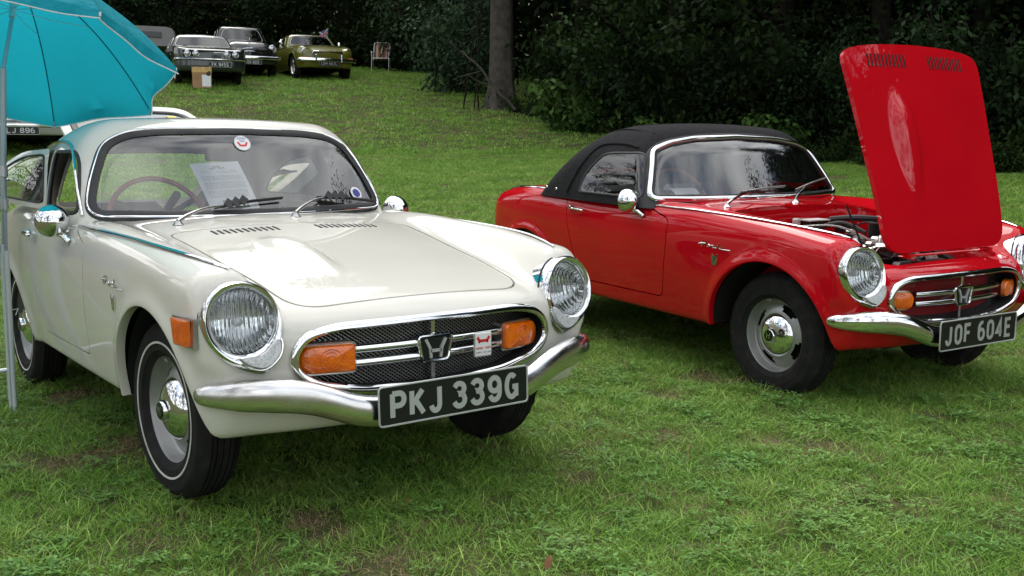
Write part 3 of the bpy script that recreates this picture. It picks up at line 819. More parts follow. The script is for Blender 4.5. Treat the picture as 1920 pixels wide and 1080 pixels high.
    # bumper
    hb = [(0, .640, .340, .046), (.12, .640, .340, .046), (.24, .634, .345, .046), (.31, .628, .358, .047), (.38, .618, .385, .048), (.45, .603, .408, .048), (.54, .575, .420, .047), (.61, .535, .422, .043), (.655, .485, .420, .037), (.678, .440, .417, .028), (.684, .412, .416, .014)]
    pts = [(x, -y, z) for y, x, z, b_ in hb[::-1]] + [(x, y, z) for y, x, z, b_ in hb[1:]]
    bh = [b_ for *_, b_ in hb[::-1]] + [b_ for *_, b_ in hb[1:]]
    P = catmull(pts, 5); B_ = np.interp(np.linspace(0, 1, len(P)), np.linspace(0, 1, len(bh)), bh)
    T = np.gradient(P, axis=0); T /= np.linalg.norm(T, axis=1)[:, None]; V = []; F_ = []; n = 16
    for i, p in enumerate(P):
        Sx = np.cross(T[i], [0, 0, 1]); Sx /= np.linalg.norm(Sx); Sx = Sx if Sx[0] > 0 or abs(Sx[0]) < .2 and Sx[1] * p[1] > 0 else -Sx
        U = np.array([0, 0, 1.])
        for j in range(n):
            a = 2 * PI * j / n; ca, sa = math.cos(a), math.sin(a)
            V.append(p + Sx * (.030 if ca > 0 else .012) * np.sign(ca) * abs(ca) ** .9 * min(1, B_[i] / .03) + U * B_[i] * np.sign(sa) * abs(sa) ** .8)
    for i in range(len(P) - 1):
        for j in range(n): F_.append((i*n+j, (i+1)*n+j, (i+1)*n+(j+1) % n, i*n+(j+1) % n))
    F_ += [tuple(range(n))[::-1], tuple(range((len(P)-1)*n, len(P)*n))]
    mb = MB(); mb.add(V, F_); mb.build('bumper', CHROME if kind == 'R' else rough_noise(mat('old_chrome', (.74, .73, .72), .1, 1., noise=(7, (.56, .54, .51), .45, .75)), 6, .10, .30), C_)
    # plate
    if kind == 'W': number_plate(C_, 'PKJ 339G', .530, .113, (.678, .0, .366), Matrix.Rotation(rad(-2), 4, 'Y'), chh=.084, chw=.054, sw=.0158, gap=.0105, space=.018)
    else: number_plate(C_, 'JOF 604E', .530, .125, (.675, -.035, .355), Matrix.Rotation(rad(-1), 4, 'Y'), chh=.088, chw=.052, sw=.0145, gap=.012, space=.03)
    # undertray
    mb = MB(); mb.box((-1.0, 0, .275), (2.9, .72, .02)); mb.box((.14, 0, .31), (.4, .62, .09)); mb.build('undertray', BLACK, C_, smooth=False)
    # wheels
    if kind == 'W':
        wheel(C_, 0, -1, .650, steer=rad(3), whitewall=True, spin=.5); wheel(C_, 0, 1, .645, steer=rad(3), whitewall=True); wheel(C_, -2, -1, .640, whitewall=True); wheel(C_, -2, 1, .640, whitewall=True)
    else:
        wheel(C_, .055, -1, .645, spin=.75); wheel(C_, .055, 1, .635); wheel(C_, -1.96, -1, .62); wheel(C_, -1.96, 1, .62)
    # handles, mirrors, badges
    for sg in (-1, 1):
        mb = MB(); yb = .712
        mb.tube([(-1.455, sg * .700, .748), (-1.450, sg * .716, .748), (-1.43, sg * .727, .748), (-1.34, sg * .727, .745), (-1.315, sg * .722, .742)], [.006, .008, .008, .0075, .006], 8)
        mb.lathe([(.0, .0), (.014, .0), (.015, .006), (.010, .016), (.0, .018)][::-1], 16, M=Matrix.Translation((-1.455, sg * .700, .748)) @ Matrix.Rotation(sg * PI / 2, 4, 'Z'))
        mb.build('door_handle', CHROME, C_)
        # bullet mirror
        hx, hy, hz = -.885, sg * .735, .826
        m_ = MB(); m_.lathe([(.0, .055), (.012, .054), (.028, .046), (.042, .032), (.054, .012), (.060, -.008), (.061, -.020), (.058, -.024), (.0, -.024)], 36, M=Matrix.Translation((hx, hy, hz)))
        mo = m_.build('wing_mirror', CHROME, C_)
        m_ = MB(); m_.lathe([(.054, -.0245), (.0, -.0248)], 30, M=Matrix.Translation((hx, hy, hz))); m_.build('mirror_glass', mat('mirror_glass', (.9, .9, .9), .01, 1.), mo)
        m_ = MB(); m_.tube([(hx + .01, hy + sg * -.01, hz - .045), (hx + .045, sg * .712, .775), (hx + .075, sg * .698, .752)], [.010, .012, .014], 10); m_.build('mirror_stalk', CHROME, mo)
        # script + shield
        def side_pt(x, z, h): 
            yy = .74
            for _ in range(20):
                f = float(F_body(np.array([x]), np.array([yy]), np.array([z]))[0]); yy -= f * .9
            return (x, sg * (yy + h), z)
        mb = MB()
        scr = [[(0, .012), (.012, .018), (.03, .020), (.045, .024)], [(.030, .045), (.022, .0), (.018, -.004)], [(.052, .045), (.044, .0)], [(.012, .022), (.05, .024)],
               [(.066, .018), (.058, .012), (.060, .002), (.070, .0), (.078, .010), (.073, .018), (.066, .018)], [(.084, .018), (.082, .0)], [(.084, .012), (.094, .018), (.100, .014), (.098, .0), (.106, .002)],
               [(.122, .018), (.112, .014), (.112, .003), (.122, .002)], [(.134, .042), (.124, .0)], [(.152, .018), (.140, .012), (.142, .001), (.152, .004)], [(.158, .018), (.154, .0), (.175, .001), (.215, .004)]]
        for st in scr:
            pp = []
            for (a, b) in st:
                u = (1 if sg < 0 else -1) * a
                x0 = -.372 if sg < 0 else -.157
                pp.append(side_pt(x0 + u, .651 + b * .62 - abs(a) * .03, .003))
            mb.tube(pp, .0021, 5)
        mb.build('script_badge', CHROME, C_)
        mb = MB(); pp = [(-.022, .016), (-.012, .016), (-.010, .006), (.010, .006), (.012, .016), (.022, .016), (.014, -.036), (-.014, -.036)]
        qq = [side_pt(-.262 + a, .604 + b, .004) for a, b in pp]
        mb.poly(qq if sg < 0 else qq[::-1], .005, (0, sg, 0)); mb.build('shield_badge', CHROME, C_, smooth=False)
    return F, topz, dict(gx=gx, bay=bay_loop)
# ------------------------------------------------------------------ coupe glasshouse, folding hood, interiors, engine
def inner_copy(s, d): return compact(s.V - s.N * d, -s.N, [f[::-1] for f in s.F])
def wiper(parent, base, tip, bl, name_m, diamonds=False, sh=0.):
    """arm from base to tip (3D), blade runs through tip with half vector bl"""
    base = np.array(base, float); tip = np.array(tip, float); bl = np.array(bl, float)
    mb = MB(); mb.lathe([(.0, .018), (.011, .016), (.015, .006), (.021, .0), (.0, -.004)][::-1], 16, M=Matrix.Translation(base) @ Matrix.Rotation(-PI / 2, 4, 'Y'))
    mid = base * .45 + tip * .55 + np.array([.012, 0, .022]); b1 = base + np.array([0, 0, .014])
    mb.tube(catmull([b1, base * .8 + tip * .2 + np.array([.004, 0, .022]), mid, tip], 6), np.linspace(.0085, .0045, 19), 8)
    w = mb.build('wiper', name_m, parent)
    mb = MB(); tip2 = tip + bl * sh; P = catmull([tip2 - bl, tip2 - bl * .4 + [.004, 0, .004], tip2 + [.006, 0, .006], tip2 + bl * .4 + [.004, 0, .004], tip2 + bl], 4); mb.tube(P, 1., 6, flat=(.0035, .006, (1, 0, .6)))
    mb.tube(P + np.array([-.006, 0, -.006]), 1., 6, flat=(.003, .004, (1, 0, .6))); mb.build('wiper_blade', RUBBER if diamonds else STEELG, w)
    if diamonds:
        d = (tip - base); d /= np.linalg.norm(d)
        for i in range(3):
            c = tip + bl / np.linalg.norm(bl) * (.012 + .031 * i) + np.array([.016, 0, .010 + .002 * i]) ; e1 = bl / np.linalg.norm(bl); e2 = np.array([-.50, 0, .86])
            k = MB(); k.poly([c + e1 * .021, c + e2 * .024, c - e1 * .021, c - e2 * .024], .004, (.86, 0, .5)); k.build('wiper_wing', RUBBER, w, smooth=False)
    return w
def steering_wheel(parent, c, m, r=.185):
    M = Matrix.Translation(c) @ Matrix.Rotation(rad(-28), 4, 'Y')
    mb = MB(); mb.tube([(0, r * math.cos(a), r * math.sin(a)) for a in np.linspace(0, 2*PI, 48, endpoint=False)], .0105, 10, True); w = mb.build('steering_wheel', m, parent, M=M)
    mb = MB()
    for a in (90, 210, 330): mb.tube([(.02, 0, 0), (0, r * math.cos(rad(a - 60)), r * math.sin(rad(a - 60)))], 1, 6, flat=(.012, .002, (1, 0, 0)))
    mb.lathe([(.0, .04), (.03, .035), (.035, .01), (.0, .0)][::-1], 20); mb.tube([(.0, 0, 0), (.25, 0, 0)], .016, 10); mb.build('wheel_spokes', DARKIN, w)
def interior(C_, seatm, floorx=(-2.2, -.55)):
    mb = MB(); mb.box((-1.35, 0, .31), (1.75, 1.16, .03)); mb.box((-.60, 0, .52), (.03, 1.18, .42)); mb.box((-.95, .0, .37), (.9, .2, .12), bev=.03)
    for sg in (-1, 1): mb.box((-1.35, sg * .615, .53), (1.6, .02, .42))
    mb.build('cabin_lining', DARKIN, C_, smooth=False)
    # dashboard under the screen
    V = []; F_ = []; n = 21
    for i in range(n):
        y = -.56 + 1.12 * i / (n - 1); a = y * y
        V += [(-.76 - .25 * a, y, .828 - .02 * a * 4), (-.90 - .12 * a, y, .842 - .05 * a), (-.955 - .1 * a, y, .825 - .05 * a), (-.965, y, .66)]
    for i in range(n - 1):
        for j in range(3): F_.append((4*i+j, 4*i+4+j, 4*i+5+j, 4*i+1+j))
    mb = MB(); mb.add(V, F_); mb.build('dashboard', DARKIN, C_)
    for y in (-.29, .29): seat(C_, -1.42, y, seatm)
def coupe_top(C_, F):
    G = surfnet(F_coupe, (-2.62, -.72, .74), (-.60, .72, 1.26), .016)
    G = cut(G, lambda P: .792 - P[:, 2])[0]
    # open tail: everything behind the roof line between the two rear quarters lifts up with the tailgate
    hx = -1.90
    hp = rounded([(hx, -.41), (hx, .41), (-2.52, .35), (-2.52, -.35)], [.05, .05, .08, .08], 5)
    gh = lambda P: np.maximum(sdpoly(P[:, :2], hp), .80 - P[:, 2])
    ht, _ = cut(G, lambda P: gh(P) + .003); _, G = cut(G, lambda P: gh(P) - .003); G = flange(G, .03)
    # windscreen
    sp = [(0, 1.178), (.30, 1.172), (.43, 1.160), (.525, 1.115), (.585, .99), (.622, .87), (.60, .832), (.35, .827), (0, .825)]
    sp = np.array(sp); sp = np.vstack([sp, (sp * [-1, 1])[::-1][1:-1]]); spr = rounded(sp, .045, 5)
    gs = lambda P: np.maximum(sdpoly(P[:, [1, 2]], spr), (-1.16 - P[:, 0]))
    sc, G = cut(G, gs); sl_ = biggest(loops(sc))
    def win(poly, r=.03):
        q = rounded(poly, r, 5)
        return lambda P: np.maximum(sdpoly(P[:, [0, 2]], q), .38 - np.abs(P[:, 1]))
    gd = win([(-.885, .848), (-.935, .95), (-1.0, 1.05), (-1.06, 1.085), (-1.385, 1.085), (-1.285, .848)], [.02, .2, .05, .05, .02, .02])
    gq = win([(-1.335, .848), (-1.435, 1.092), (-1.72, 1.068), (-1.98, .965), (-2.10, .862), (-2.08, .848)], [.02, .02, .1, .1, .02, .02])
    dg, G = cut(G, gd); qg, G = cut(G, gq)
    roof = G; r0 = flange(roof, .015)
    ro = put('roof', r0, WHITE, C_)
    put('headlining', inner_copy(roof, .014), mat('headlining_grey', (.23, .22, .20), .9), C_)
    ws = put('windscreen', sc, GLASSW, C_)
    frame_from(sl_, 'screen_rubber', RUBBER, C_, .0225, .009, off=-.014, lift=.001, n=200)
    frame_from(sl_, 'screen_trim', CHROME, C_, .0042, .0042, off=-.006, lift=.0095, n=200)
    d = compact(dg.V, dg.N, split_sign(dg)[1]); put('door_window', d, GLASS, C_)   # the right door's glass is wound down
    for lp in loops(dg):
        if len(lp[0]) > 20: frame_from(lp, 'door_window_seal', RUBBER, C_, .009, .006, off=-.004, n=90)
    # drip rail
    for sg in (-1, 1):
        pts = []
        for x, z in ((-.865, .845), (-.93, .93), (-1.02, 1.03), (-1.10, 1.085), (-1.22, 1.115), (-1.42, 1.125), (-1.62, 1.112), (-1.80, 1.075)):
            y = .7
            for _ in range(25):
                f = float(F_coupe(np.array([x]), np.array([y]), np.array([z]))[0]); y -= f * .9
            pts.append((x, sg * (y + .004), z))
        mb = MB(); mb.tube(catmull(pts, 6), 1., 8, flat=(.007, .005, (0, sg, .5))); mb.build('drip_rail', CHROME, C_)
    # quarter windows; the one on the right of the car is swung open
    for sg in (-1, 1):
        Fd = split_sign(qg)[0 if sg < 0 else 1]; q = compact(qg.V, qg.N, Fd)
        inn = rounded([(-1.372, .872), (-1.460, 1.068), (-1.70, 1.044), (-1.955, .945), (-2.045, .872)], [.02, .02, .1, .08, .02], 5)
        g2 = lambda P: sdpoly(P[:, [0, 2]], inn)
        gl_, fr = cut(q, g2)
        M = Matrix.Identity(4)
        if sg < 0:
            hinge = Vector((-1.39, -.63, .95)); M = Matrix.Translation(hinge + Vector((0, -.006, 0))) @ Matrix.Rotation(rad(13), 4, Vector((.05, .2, 1)).normalized()) @ Matrix.Translation(-hinge)
        fo = put('quarter_window', flange(fr, .010), WHITE, C_, M); gg = put('quarter_glass', gl_, GLASS, fo, M)
        lp = biggest(loops(gl_)); P, N = resample(lp[0], lp[1], 80, lp[2]); mb = MB(); mb.tube([M @ Vector(p) for p in P + N * .001], .0042, 6, True); mb.build('quarter_seal', RUBBER, fo)
        mb = MB(); p0 = M @ Vector((-1.99, sg * .56, .93)); mb.tube([p0, p0 + Vector((.06, -sg * .04, -.002)), p0 + Vector((.14, -sg * .05, -.004))], [.009, .006, .004], 8); mb.build('quarter_catch', CHROME, fo)
    # raised tailgate
    hz = 1.095
    Mh = Matrix.Translation((hx, 0, hz)) @ Matrix.Rotation(rad(HATCH_DEG), 4, 'Y') @ Matrix.Translation((-hx, 0, -hz))
    wp = rounded([(-1.965, -.345), (-1.965, .345), (-2.40, .29), (-2.40, -.29)], .06, 5)
    wg, fr = cut(ht, lambda P: sdpoly(P[:, :2], wp))
    lp = biggest(loops(wg)); hin = inner_copy(fr, .016)
    ho = put('tailgate', flange(fr, .018), WHITE, C_, Mh); put('tailgate_inner', hin, WHITE, ho, Mh); put('tailgate_glass', wg, GLASS, ho, Mh)
    P, N = resample(lp[0], lp[1], 120, lp[2]); mb = MB(); mb.tube([Mh @ Vector(p) for p in P], 1., 8, True, flat=(.017, .010, np.array([Mh.to_3x3() @ Vector(n) for n in N]))); mb.build('tailgate_rubber', RUBBER, ho)
    mb = MB(); mb.box((-2.14, .28, 0), (.035, .09, .001)); k = int(np.argmin(((wg.V[:, :2] - [-2.32, .22]) ** 2).sum(1)))
    p = wg.V[k]; nrm = Vector(wg.N[k]); Mq = Mh @ Matrix.Translation(Vector(p) + nrm * .003) @ nrm.to_track_quat('Z', 'Y').to_matrix().to_4x4()
    mb = MB(); mb.box((0, 0, 0), (.05, .035, .001)); mb.build('yellow_sticker', mat('yellow_sticker', (.75, .62, .08), .5), ho, M=Mq, smooth=False)
    interior(C_, SEATB)
    steering_wheel(C_, (-1.05, -.29, .80), mat('red_wood_rim', (.30, .045, .02), .3, coat=.6), .195)
    mb = MB(); mb.box((-1.62, -.27, .63), (.10, .40, .42), Matrix.Rotation(0, 4, 'Y'), bev=.05); mb.build('rear_cushion', BEIGE, C_)
    mb = MB(); mb.box((-1.95, 0, .58), (.62, 1.1, .02)); mb.build('load_floor', DARKIN, C_)
    mb = MB(); mb.tube([(-1.03, .02, 1.12), (-1.06, .02, 1.085)], .005, 6); mb.box((-1.075, 0.02, 1.068), (.014, .20, .05), bev=.006); mb.build('rear_view_mirror', DARKIN, C_)
    # wipers
    wiper(C_, (-.345, -.365, .8), (0, 0, 0), (0, .1, 0), STEELG) if False else None
    def onscr(y, z, h=.0): return np.array([-.735 - .60 * (z - .84) - .27 * y * y + h, y, z])
    def cow(x, y):
        z = .9
        for _ in range(30): z -= float(F(np.array([x]), np.array([y]), np.array([z]))[0])
        return np.array([x, y, z])
    wiper(C_, cow(-.57, -.38), onscr(-.135, .872, .020), np.array([-.004, .145, .016]), STEELG, True, .72)
    wiper(C_, cow(-.60, .10), onscr(.32, .893, .020), np.array([-.012, .145, -.012]), STEELG, True, .72)
    # stickers
    def disc(y, z, r, col, nm, dx=.004):
        p = onscr(y, z, dx); n = Vector((.86, .25 * y * 2, .50)).normalized(); M = Matrix.Translation(p) @ n.to_track_quat('X', 'Z').to_matrix().to_4x4()
        mb = MB(); mb.lathe([(.0, .0012), (r, .0012), (r, 0)], 32); return mb.build(nm, col, C_, M=M), M
    W_ = mat('sticker_white', (.78, .78, .77), .5); RD = mat('sticker_red', (.62, .03, .03), .5); BL = mat('sticker_blue', (.06, .07, .30), .5)
    d, M = disc(.012, 1.118, .036, W_, 'club_sticker')
    mb = MB(); mb.tube([(.0016, .0345 * math.cos(a), .0345 * math.sin(a)) for a in np.linspace(0, 2*PI, 30, endpoint=False)], .0012, 4, True); mb.build('sticker_rim', INKL, d, M=None)
    t3 = lambda a, b, h: (.0013 + h, a, b)
    mb = MB(); stroke([(-.020, .004), (-.011, -.012), (.011, -.012), (.020, .004)], .008, .0006, mb, t3); mb.build('sticker_mark', RD, d, smooth=False)
    mb = MB(); tiny_text(mb, 'HONDA', 0, .021, .009, t3); tiny_text(mb, 'S800', 0, .009, .007, t3); mb.build('sticker_lettering', BL, d, smooth=False)
    d, M = disc(.50, .905, .030, W_, 'round_sticker', .006)
    mb = MB(); mb.lathe([(.0, .0018), (.020, .0018), (.020, .001)], 24); mb.build('sticker_centre', BL, d)
    # club badge on the grille
    bg_ = MB(); bg_.box((.588, .160, .488), (.006, .068, .078), bev=.004); b = bg_.build('club_badge', mat('badge_frame', (.6, .6, .58), .3, 1.), C_)
    mb = MB(); mb.box((.5915, .160, .488), (.001, .060, .070)); mb.build('badge_face', W_, b, smooth=False)
    t3 = lambda a, c, h: (.5925 + h, a, c)
    mb = MB(); stroke([(.137, .512), (.146, .500), (.174, .500), (.183, .512)], .009, .0006, mb, t3); stroke([(.142, .494), (.148, .500)], .006, .0006, mb, t3); stroke([(.178, .494), (.172, .500)], .006, .0006, mb, t3); mb.build('badge_mark', RD, b, smooth=False)
    mb = MB(); tiny_text(mb, 'HONDA S800', .16, .477, .0075, t3, .55); mb.build('badge_lettering', RD, b, smooth=False)
    mb = MB(); tiny_text(mb, 'SPORTS CAR CLUB', .16, .463, .0045, t3, .6); mb.build('badge_small_lettering', INK, b, smooth=False)
    # side marker lamps
    for sg in (-1, 1):
        def sp_(x, z, h):
            yy = .74
            for _ in range(20): yy -= float(F_body(np.array([x]), np.array([yy]), np.array([z]))[0]) * .9
            return (x, sg * (yy + h), z)
        o = [(.342, .626), (.440, .626), (.440, .556), (.355, .556)]; cx = .391; cz = .593
        mb = MB()
        q = [sp_(a + (.008 if a < cx else .016) * (1 if a > cx else -1), b + (.006 if b > cz else -.006), .016) for a, b in o]; q2 = [sp_(a + (.008 if a < cx else .016) * (1 if a > cx else -1), b + (.006 if b > cz else -.006), -.01) for a, b in o]
        mb.add(q + q2, [(0, 1, 2, 3), (0, 4, 5, 1), (1, 5, 6, 2), (2, 6, 7, 3), (3, 7, 4, 0)]); h = mb.build('side_marker_lamp', STEELG, C_, smooth=False)
        mb = MB(); q = [sp_(a, b, .024 if a < .41 else .030) for a, b in o]; q2 = [sp_(a, b, .012) for a, b in o]
        mb.add(q + q2, [(0, 1, 2, 3), (0, 4, 5, 1), (1, 5, 6, 2), (2, 6, 7, 3), (3, 7, 4, 0)])
        for k in range(7):
            x = .368 + k * .0105; mb.tube([sp_(x, .562, .027), sp_(x, .624, .027)], .003, 5)
        mb.build('marker_lens', AMBER, h, smooth=False)
def open_top(C_, F, info):
    G = surfnet(F_hood, (-2.30, -.74, .74), (-.55, .74, 1.26), .016)
    G = cut(G, lambda P: .795 - P[:, 2])[0]
    sp = np.array([(0, 1.160), (.30, 1.150), (.47, 1.127), (.577, 1.088), (.635, .97), (.684, .858), (.676, .834), (.45, .829), (0, .831)]); sp = np.vstack([sp, (sp * [-1, 1])[::-1][1:-1]]); spr = rounded(sp, .032, 5)
    sc, G = cut(G, lambda P: np.maximum(sdpoly(P[:, [1, 2]], spr), -1.04 - P[:, 0])); sl_ = biggest(loops(sc))
    gd = rounded([(-.815, .840), (-.840, .91), (-.908, 1.052), (-.93, 1.072), (-1.25, 1.062), (-1.37, .94), (-1.395, .840)], [.02, .1, .03, .04, .06, .1, .02], 5)
    dg, G = cut(G, lambda P: np.maximum(sdpoly(P[:, [0, 2]], gd), .42 - np.abs(P[:, 1])))
    rw = rounded([(-.42, .90), (-.40, 1.09), (.40, 1.09), (.42, .90)], .05, 5)
    rg, G = cut(G, lambda P: np.maximum(sdpoly(P[:, [1, 2]], rw), P[:, 0] + 1.5))
    fabric, cowl = cut(G, lambda P: P[:, 0] + .875 + .055 * sst((P[:, 2] - .95) / .15))
    put('folding_hood', flange(fabric, .02), FABRIC, C_); put('hood_lining', inner_copy(fabric, .014), BLACK, C_)
    put('screen_surround', cowl, RUBBER, C_)
    put('windscreen', sc, GLASSW, C_)
    frame_from(sl_, 'screen_frame', CHROME, C_, .0155, .013, off=-.008, lift=.004, n=220, seg=10)
    frame_from(sl_, 'screen_rubber', RUBBER, C_, .006, .006, off=-.026, lift=.002, n=200)
    for Fd in split_sign(dg): put('door_window', compact(dg.V, dg.N, Fd), GLASS, C_)
    for lp in loops(dg):
        if len(lp[0]) > 20: frame_from(lp, 'window_frame', RUBBER, C_, .007, .006, off=-.003, n=90)
    put('rear_window', rg, glass('clear_vinyl', (.80, .82, .80), .8, .05), C_)
    # seams, hood edge roll and press studs
    for sg in (-1, 1):
        def hp_(x, y0=.3, z0=None):
            z = 1.3
            for _ in range(30): z -= float(F_hood(np.array([x]), np.array([y0]), np.array([z]))[0]) * .9
            return (x, sg * y0, z + .002)
        def hs(x, z):
            y = .75
            for _ in range(30): y -= float(F_hood(np.array([x]), np.array([y]), np.array([z]))[0]) * .9
            return (x, sg * (y + .003), z)
        mb = MB(); mb.tube(catmull([hp_(-.99, .50), hp_(-1.15, .51), hp_(-1.3, .50), hp_(-1.5, .47), hp_(-1.65, .43)], 6), .0035, 6); mb.build('hood_seam', FABRIC, C_)
        mb = MB(); mb.tube(catmull([hs(-.985, 1.095), hs(-1.1, 1.112), hs(-1.31, 1.10), hs(-1.41, 1.01), hs(-1.47, .90), hs(-1.50, .83)], 6), .0075, 8); mb.build('hood_edge_roll', FABRIC, C_)
        for x, z in ((-1.62, .842), (-1.74, .846)):
            mb = MB(); p = hs(x, z); mb.lathe([(.0, .0), (.009, .0), (.007, .004), (0, .005)][::-1], 12, M=Matrix.Translation(p) @ Matrix.Rotation(sg * PI / 2, 4, 'Z')); mb.build('press_stud', CHROME, C_)
    mb = MB(); pts = []
    for y in np.linspace(-.60, .60, 13):
        z = 1.3; x = -1.24
        for _ in range(30): z -= float(F_hood(np.array([x]), np.array([y]), np.array([z]))[0]) * .9
        pts.append((x, y, z + .001))
    mb.tube(pts, .004, 6); mb.build('hood_bow_seam', FABRIC, C_)
    interior(C_, SEATB)
    mb = MB(); mb.box((-1.2, -.635, .80), (.62, .03, .035), bev=.01); mb.build('door_capping', mat('grey_vinyl', (.36, .34, .30), .5), C_)
    steering_wheel(C_, (-1.0, -.29, .80), mat('wood_rim', (.28, .10, .03), .3, coat=.6), .195)
    def onscr(y, z, h=.0): return np.array([-.68 - .62 * (z - .84) - .20 * y * y + h, y, z])
    def cow(x, y):
        z = .9
        for _ in range(30): z -= float(F(np.array([x]), np.array([y]), np.array([z]))[0])
        return np.array([x, y, z])
    wiper(C_, cow(-.53, -.39), onscr(-.03, .880, .018), np.array([0, .16, .012]), CHROME, False, .3)
    wiper(C_, cow(-.52, .09), onscr(.40, .895, .018), np.array([-.01, .13, .03]), CHROME, False, .2)
    # engine bay
    lp = info['bay']; P, N = resample(lp[0], lp[1], 120, lp[2]); n = len(P)
    V = list(P - N * .02) + [(p[0] * .97, p[1] * .97, .60) for p in P] + [(p[0] * .97, p[1] * .97, .36) for p in P]
    F_ = [(i, (i+1) % n, n + (i+1) % n, n + i) for i in range(n)] + [(n+i, n+(i+1) % n, 2*n + (i+1) % n, 2*n + i) for i in range(n)]
    mb = MB(); mb.add(V, F_); mb.build('engine_bay_wall', RED, C_)
    mb = MB(); mb.box((0.02, 0, .40), (.86, .84, .02)); mb.build('engine_bay_floor', BLACK, C_)
    def topz(x, y): return cow(x, y)
    # bonnet opening gutter and bulkhead shelf
    mb = MB(); mb.box((-.34, 0, .66), (.12, .80, .015)); mb.box((-.405, 0, .69), (.012, .82, .13)); mb.build('bulkhead_shelf', RED, C_, smooth=False)
    AL = mat('cast_aluminium', (.48, .48, .46), .38, .9, noise=(22, (.26, .25, .23), .4, .75), bump=(60, .3)); OLD = mat('yellowed_plastic', (.48, .40, .24), .45); HOSE = mat('rubber_hose', (.02, .02, .02), .5)
    e = empty('engine', (0, 0, 0), parent=C_)
    def part(nm, mb, m): mb.build(nm, m, e)
    mb = MB(); mb.box((-.02, -.02, .50), (.40, .26, .22), bev=.03); part('engine_block', mb, AL)
    mb = MB(); mb.box((-.03, -.03, .635), (.38, .13, .06), bev=.022); [mb.lathe([(0, .012), (.012, .01), (.014, 0)][::-1], 10, M=Matrix.Translation((-.16 + .13 * k, -.03, .668)) @ Matrix.Rotation(-PI/2, 4, 'Y')) for k in range(3)]; part('cam_cover', mb, mat('polished_alloy', (.62, .62, .61), .16, 1.))
    mb = MB(); mb.box((-.04, .11, .615), (.36, .11, .05), bev=.02); part('cam_cover', mb, AL)
    for k in range(4):
        mb = MB(); x = -.17 + .095 * k
        mb.lathe([(.0, .0), (.030, .0), (.030, .05), (.024, .06), (.024, .09), (.0, .10)][::-1], 18, M=Matrix.Translation((x, .19, .56)) @ Matrix.Rotation(-PI/2, 4, 'Y')); mb.box((x, .25, .58), (.07, .08, .07), bev=.012); part('carburettor', mb, AL)
    mb = MB(); mb.box((-.345, .045, .722), (.075, .135, .040), bev=.004); part('battery_box', mb, PLATEB)
    mb = MB(); mb.box((-.345, .045, .745), (.085, .145, .006)); part('battery_lid', mb, mat('white_lid', (.7, .7, .7), .35))
    mb = MB(); mb.lathe([(0, .0), (.020, .0), (.020, .05), (.015, .056), (.0, .058)][::-1], 16, M=Matrix.Translation((-.35, -.08, .70)) @ Matrix.Rotation(-PI/2, 4, 'Y')); part('brake_fluid_reservoir', mb, mat('cloudy_plastic', (.5, .5, .46), .4))
    mb = MB(); mb.box((-.335, .25, .695), (.05, .075, .045), bev=.006); part('fuse_box', mb, BLACK)
    mb = MB(); mb.box((-.397, .18, .722), (.002, .075, .042)); part('instruction_label', mb, mat('label_grey', (.45, .40, .38), .6))
    mb = MB()
    for k in range(4): mb.box((-.3955, .18, .708 + .009 * k), (.001, .062, .003))
    part('label_print', mb, INK)
    mb = MB(); mb.box((.0, -.19, .668), (.17, .21, .062), bev=.028); part('air_box', mb, mat('chrome_cover', (.90, .90, .90), .05, 1.))
    mb = MB(); mb.lathe([(0, .0), (.030, .0), (.032, .012), (.0, .018)][::-1], 20, M=Matrix.Translation((.03, -.14, .698)) @ Matrix.Rotation(-PI/2, 4, 'Y')); part('filler_cap', mb, CHROME)
    mb = MB(); mb.box((.16, -.02, .645), (.10, .09, .07), bev=.015); mb.box((.17, .07, .655), (.09, .07, .06), bev=.012); mb.lathe([(0, 0), (.028, 0), (.028, .04), (.02, .05), (0, .052)][::-1], 18, M=Matrix.Translation((.10, .03, .66)) @ Matrix.Rotation(-PI/2, 4, 'Y')); part('carburettor', mb, AL)
    mb = MB(); mb.tube([(.262, a, b) for a, b in ((-.235, .655), (-.20, .682), (-.12, .680), (-.085, .652), (-.12, .628), (-.21, .630))], .004, 6, True); part('horn_rim', mb, STEELG)
    mb = MB(); mb.box((.245, -.16, .655), (.03, .14, .05), bev=.008); part('horn', mb, PLATEB)
    mb = MB(); mb.box((.33, 0, .50), (.05, .52, .20), bev=.015); mb.box((.33, 0, .605), (.06, .34, .03), bev=.012); part('radiator', mb, mat('radiator_black', (.02, .02, .02), .45))
    mb = MB(); mb.lathe([(0, .0), (.026, .0), (.028, .012), (.020, .02), (.0, .022)][::-1], 18, M=Matrix.Translation((.33, -.06, .62)) @ Matrix.Rotation(-PI/2, 4, 'Y')); part('radiator_cap', mb, STEELG)
    mb = MB(); mb.box((.19, -.10, .61), (.12, .14, .08), Matrix.Identity(4), bev=.02); mb.tube([(.20, -.16, .65), (.26, -.20, .66), (.31, -.18, .64)], .006, 6); part('distributor', mb, PLATEB)
    mb = MB(); mb.box((.02, .27, .67), (.20, .12, .05), bev=.02); mb.lathe([(0, 0), (.04, 0), (.042, .05), (.03, .07), (0, .072)][::-1], 20, M=Matrix.Translation((-.02, .27, .68)) @ Matrix.Rotation(-PI/2, 4, 'Y')); part('expansion_tank', mb, OLD)
    mb = MB(); mb.lathe([(0, 0), (.030, 0), (.030, .07), (0, .072)][::-1], 20, M=Matrix.Translation((-.06, .16, .68)) @ Matrix.Rotation(-PI/2, 4, 'Y')); part('ignition_coil', mb, BLACK)
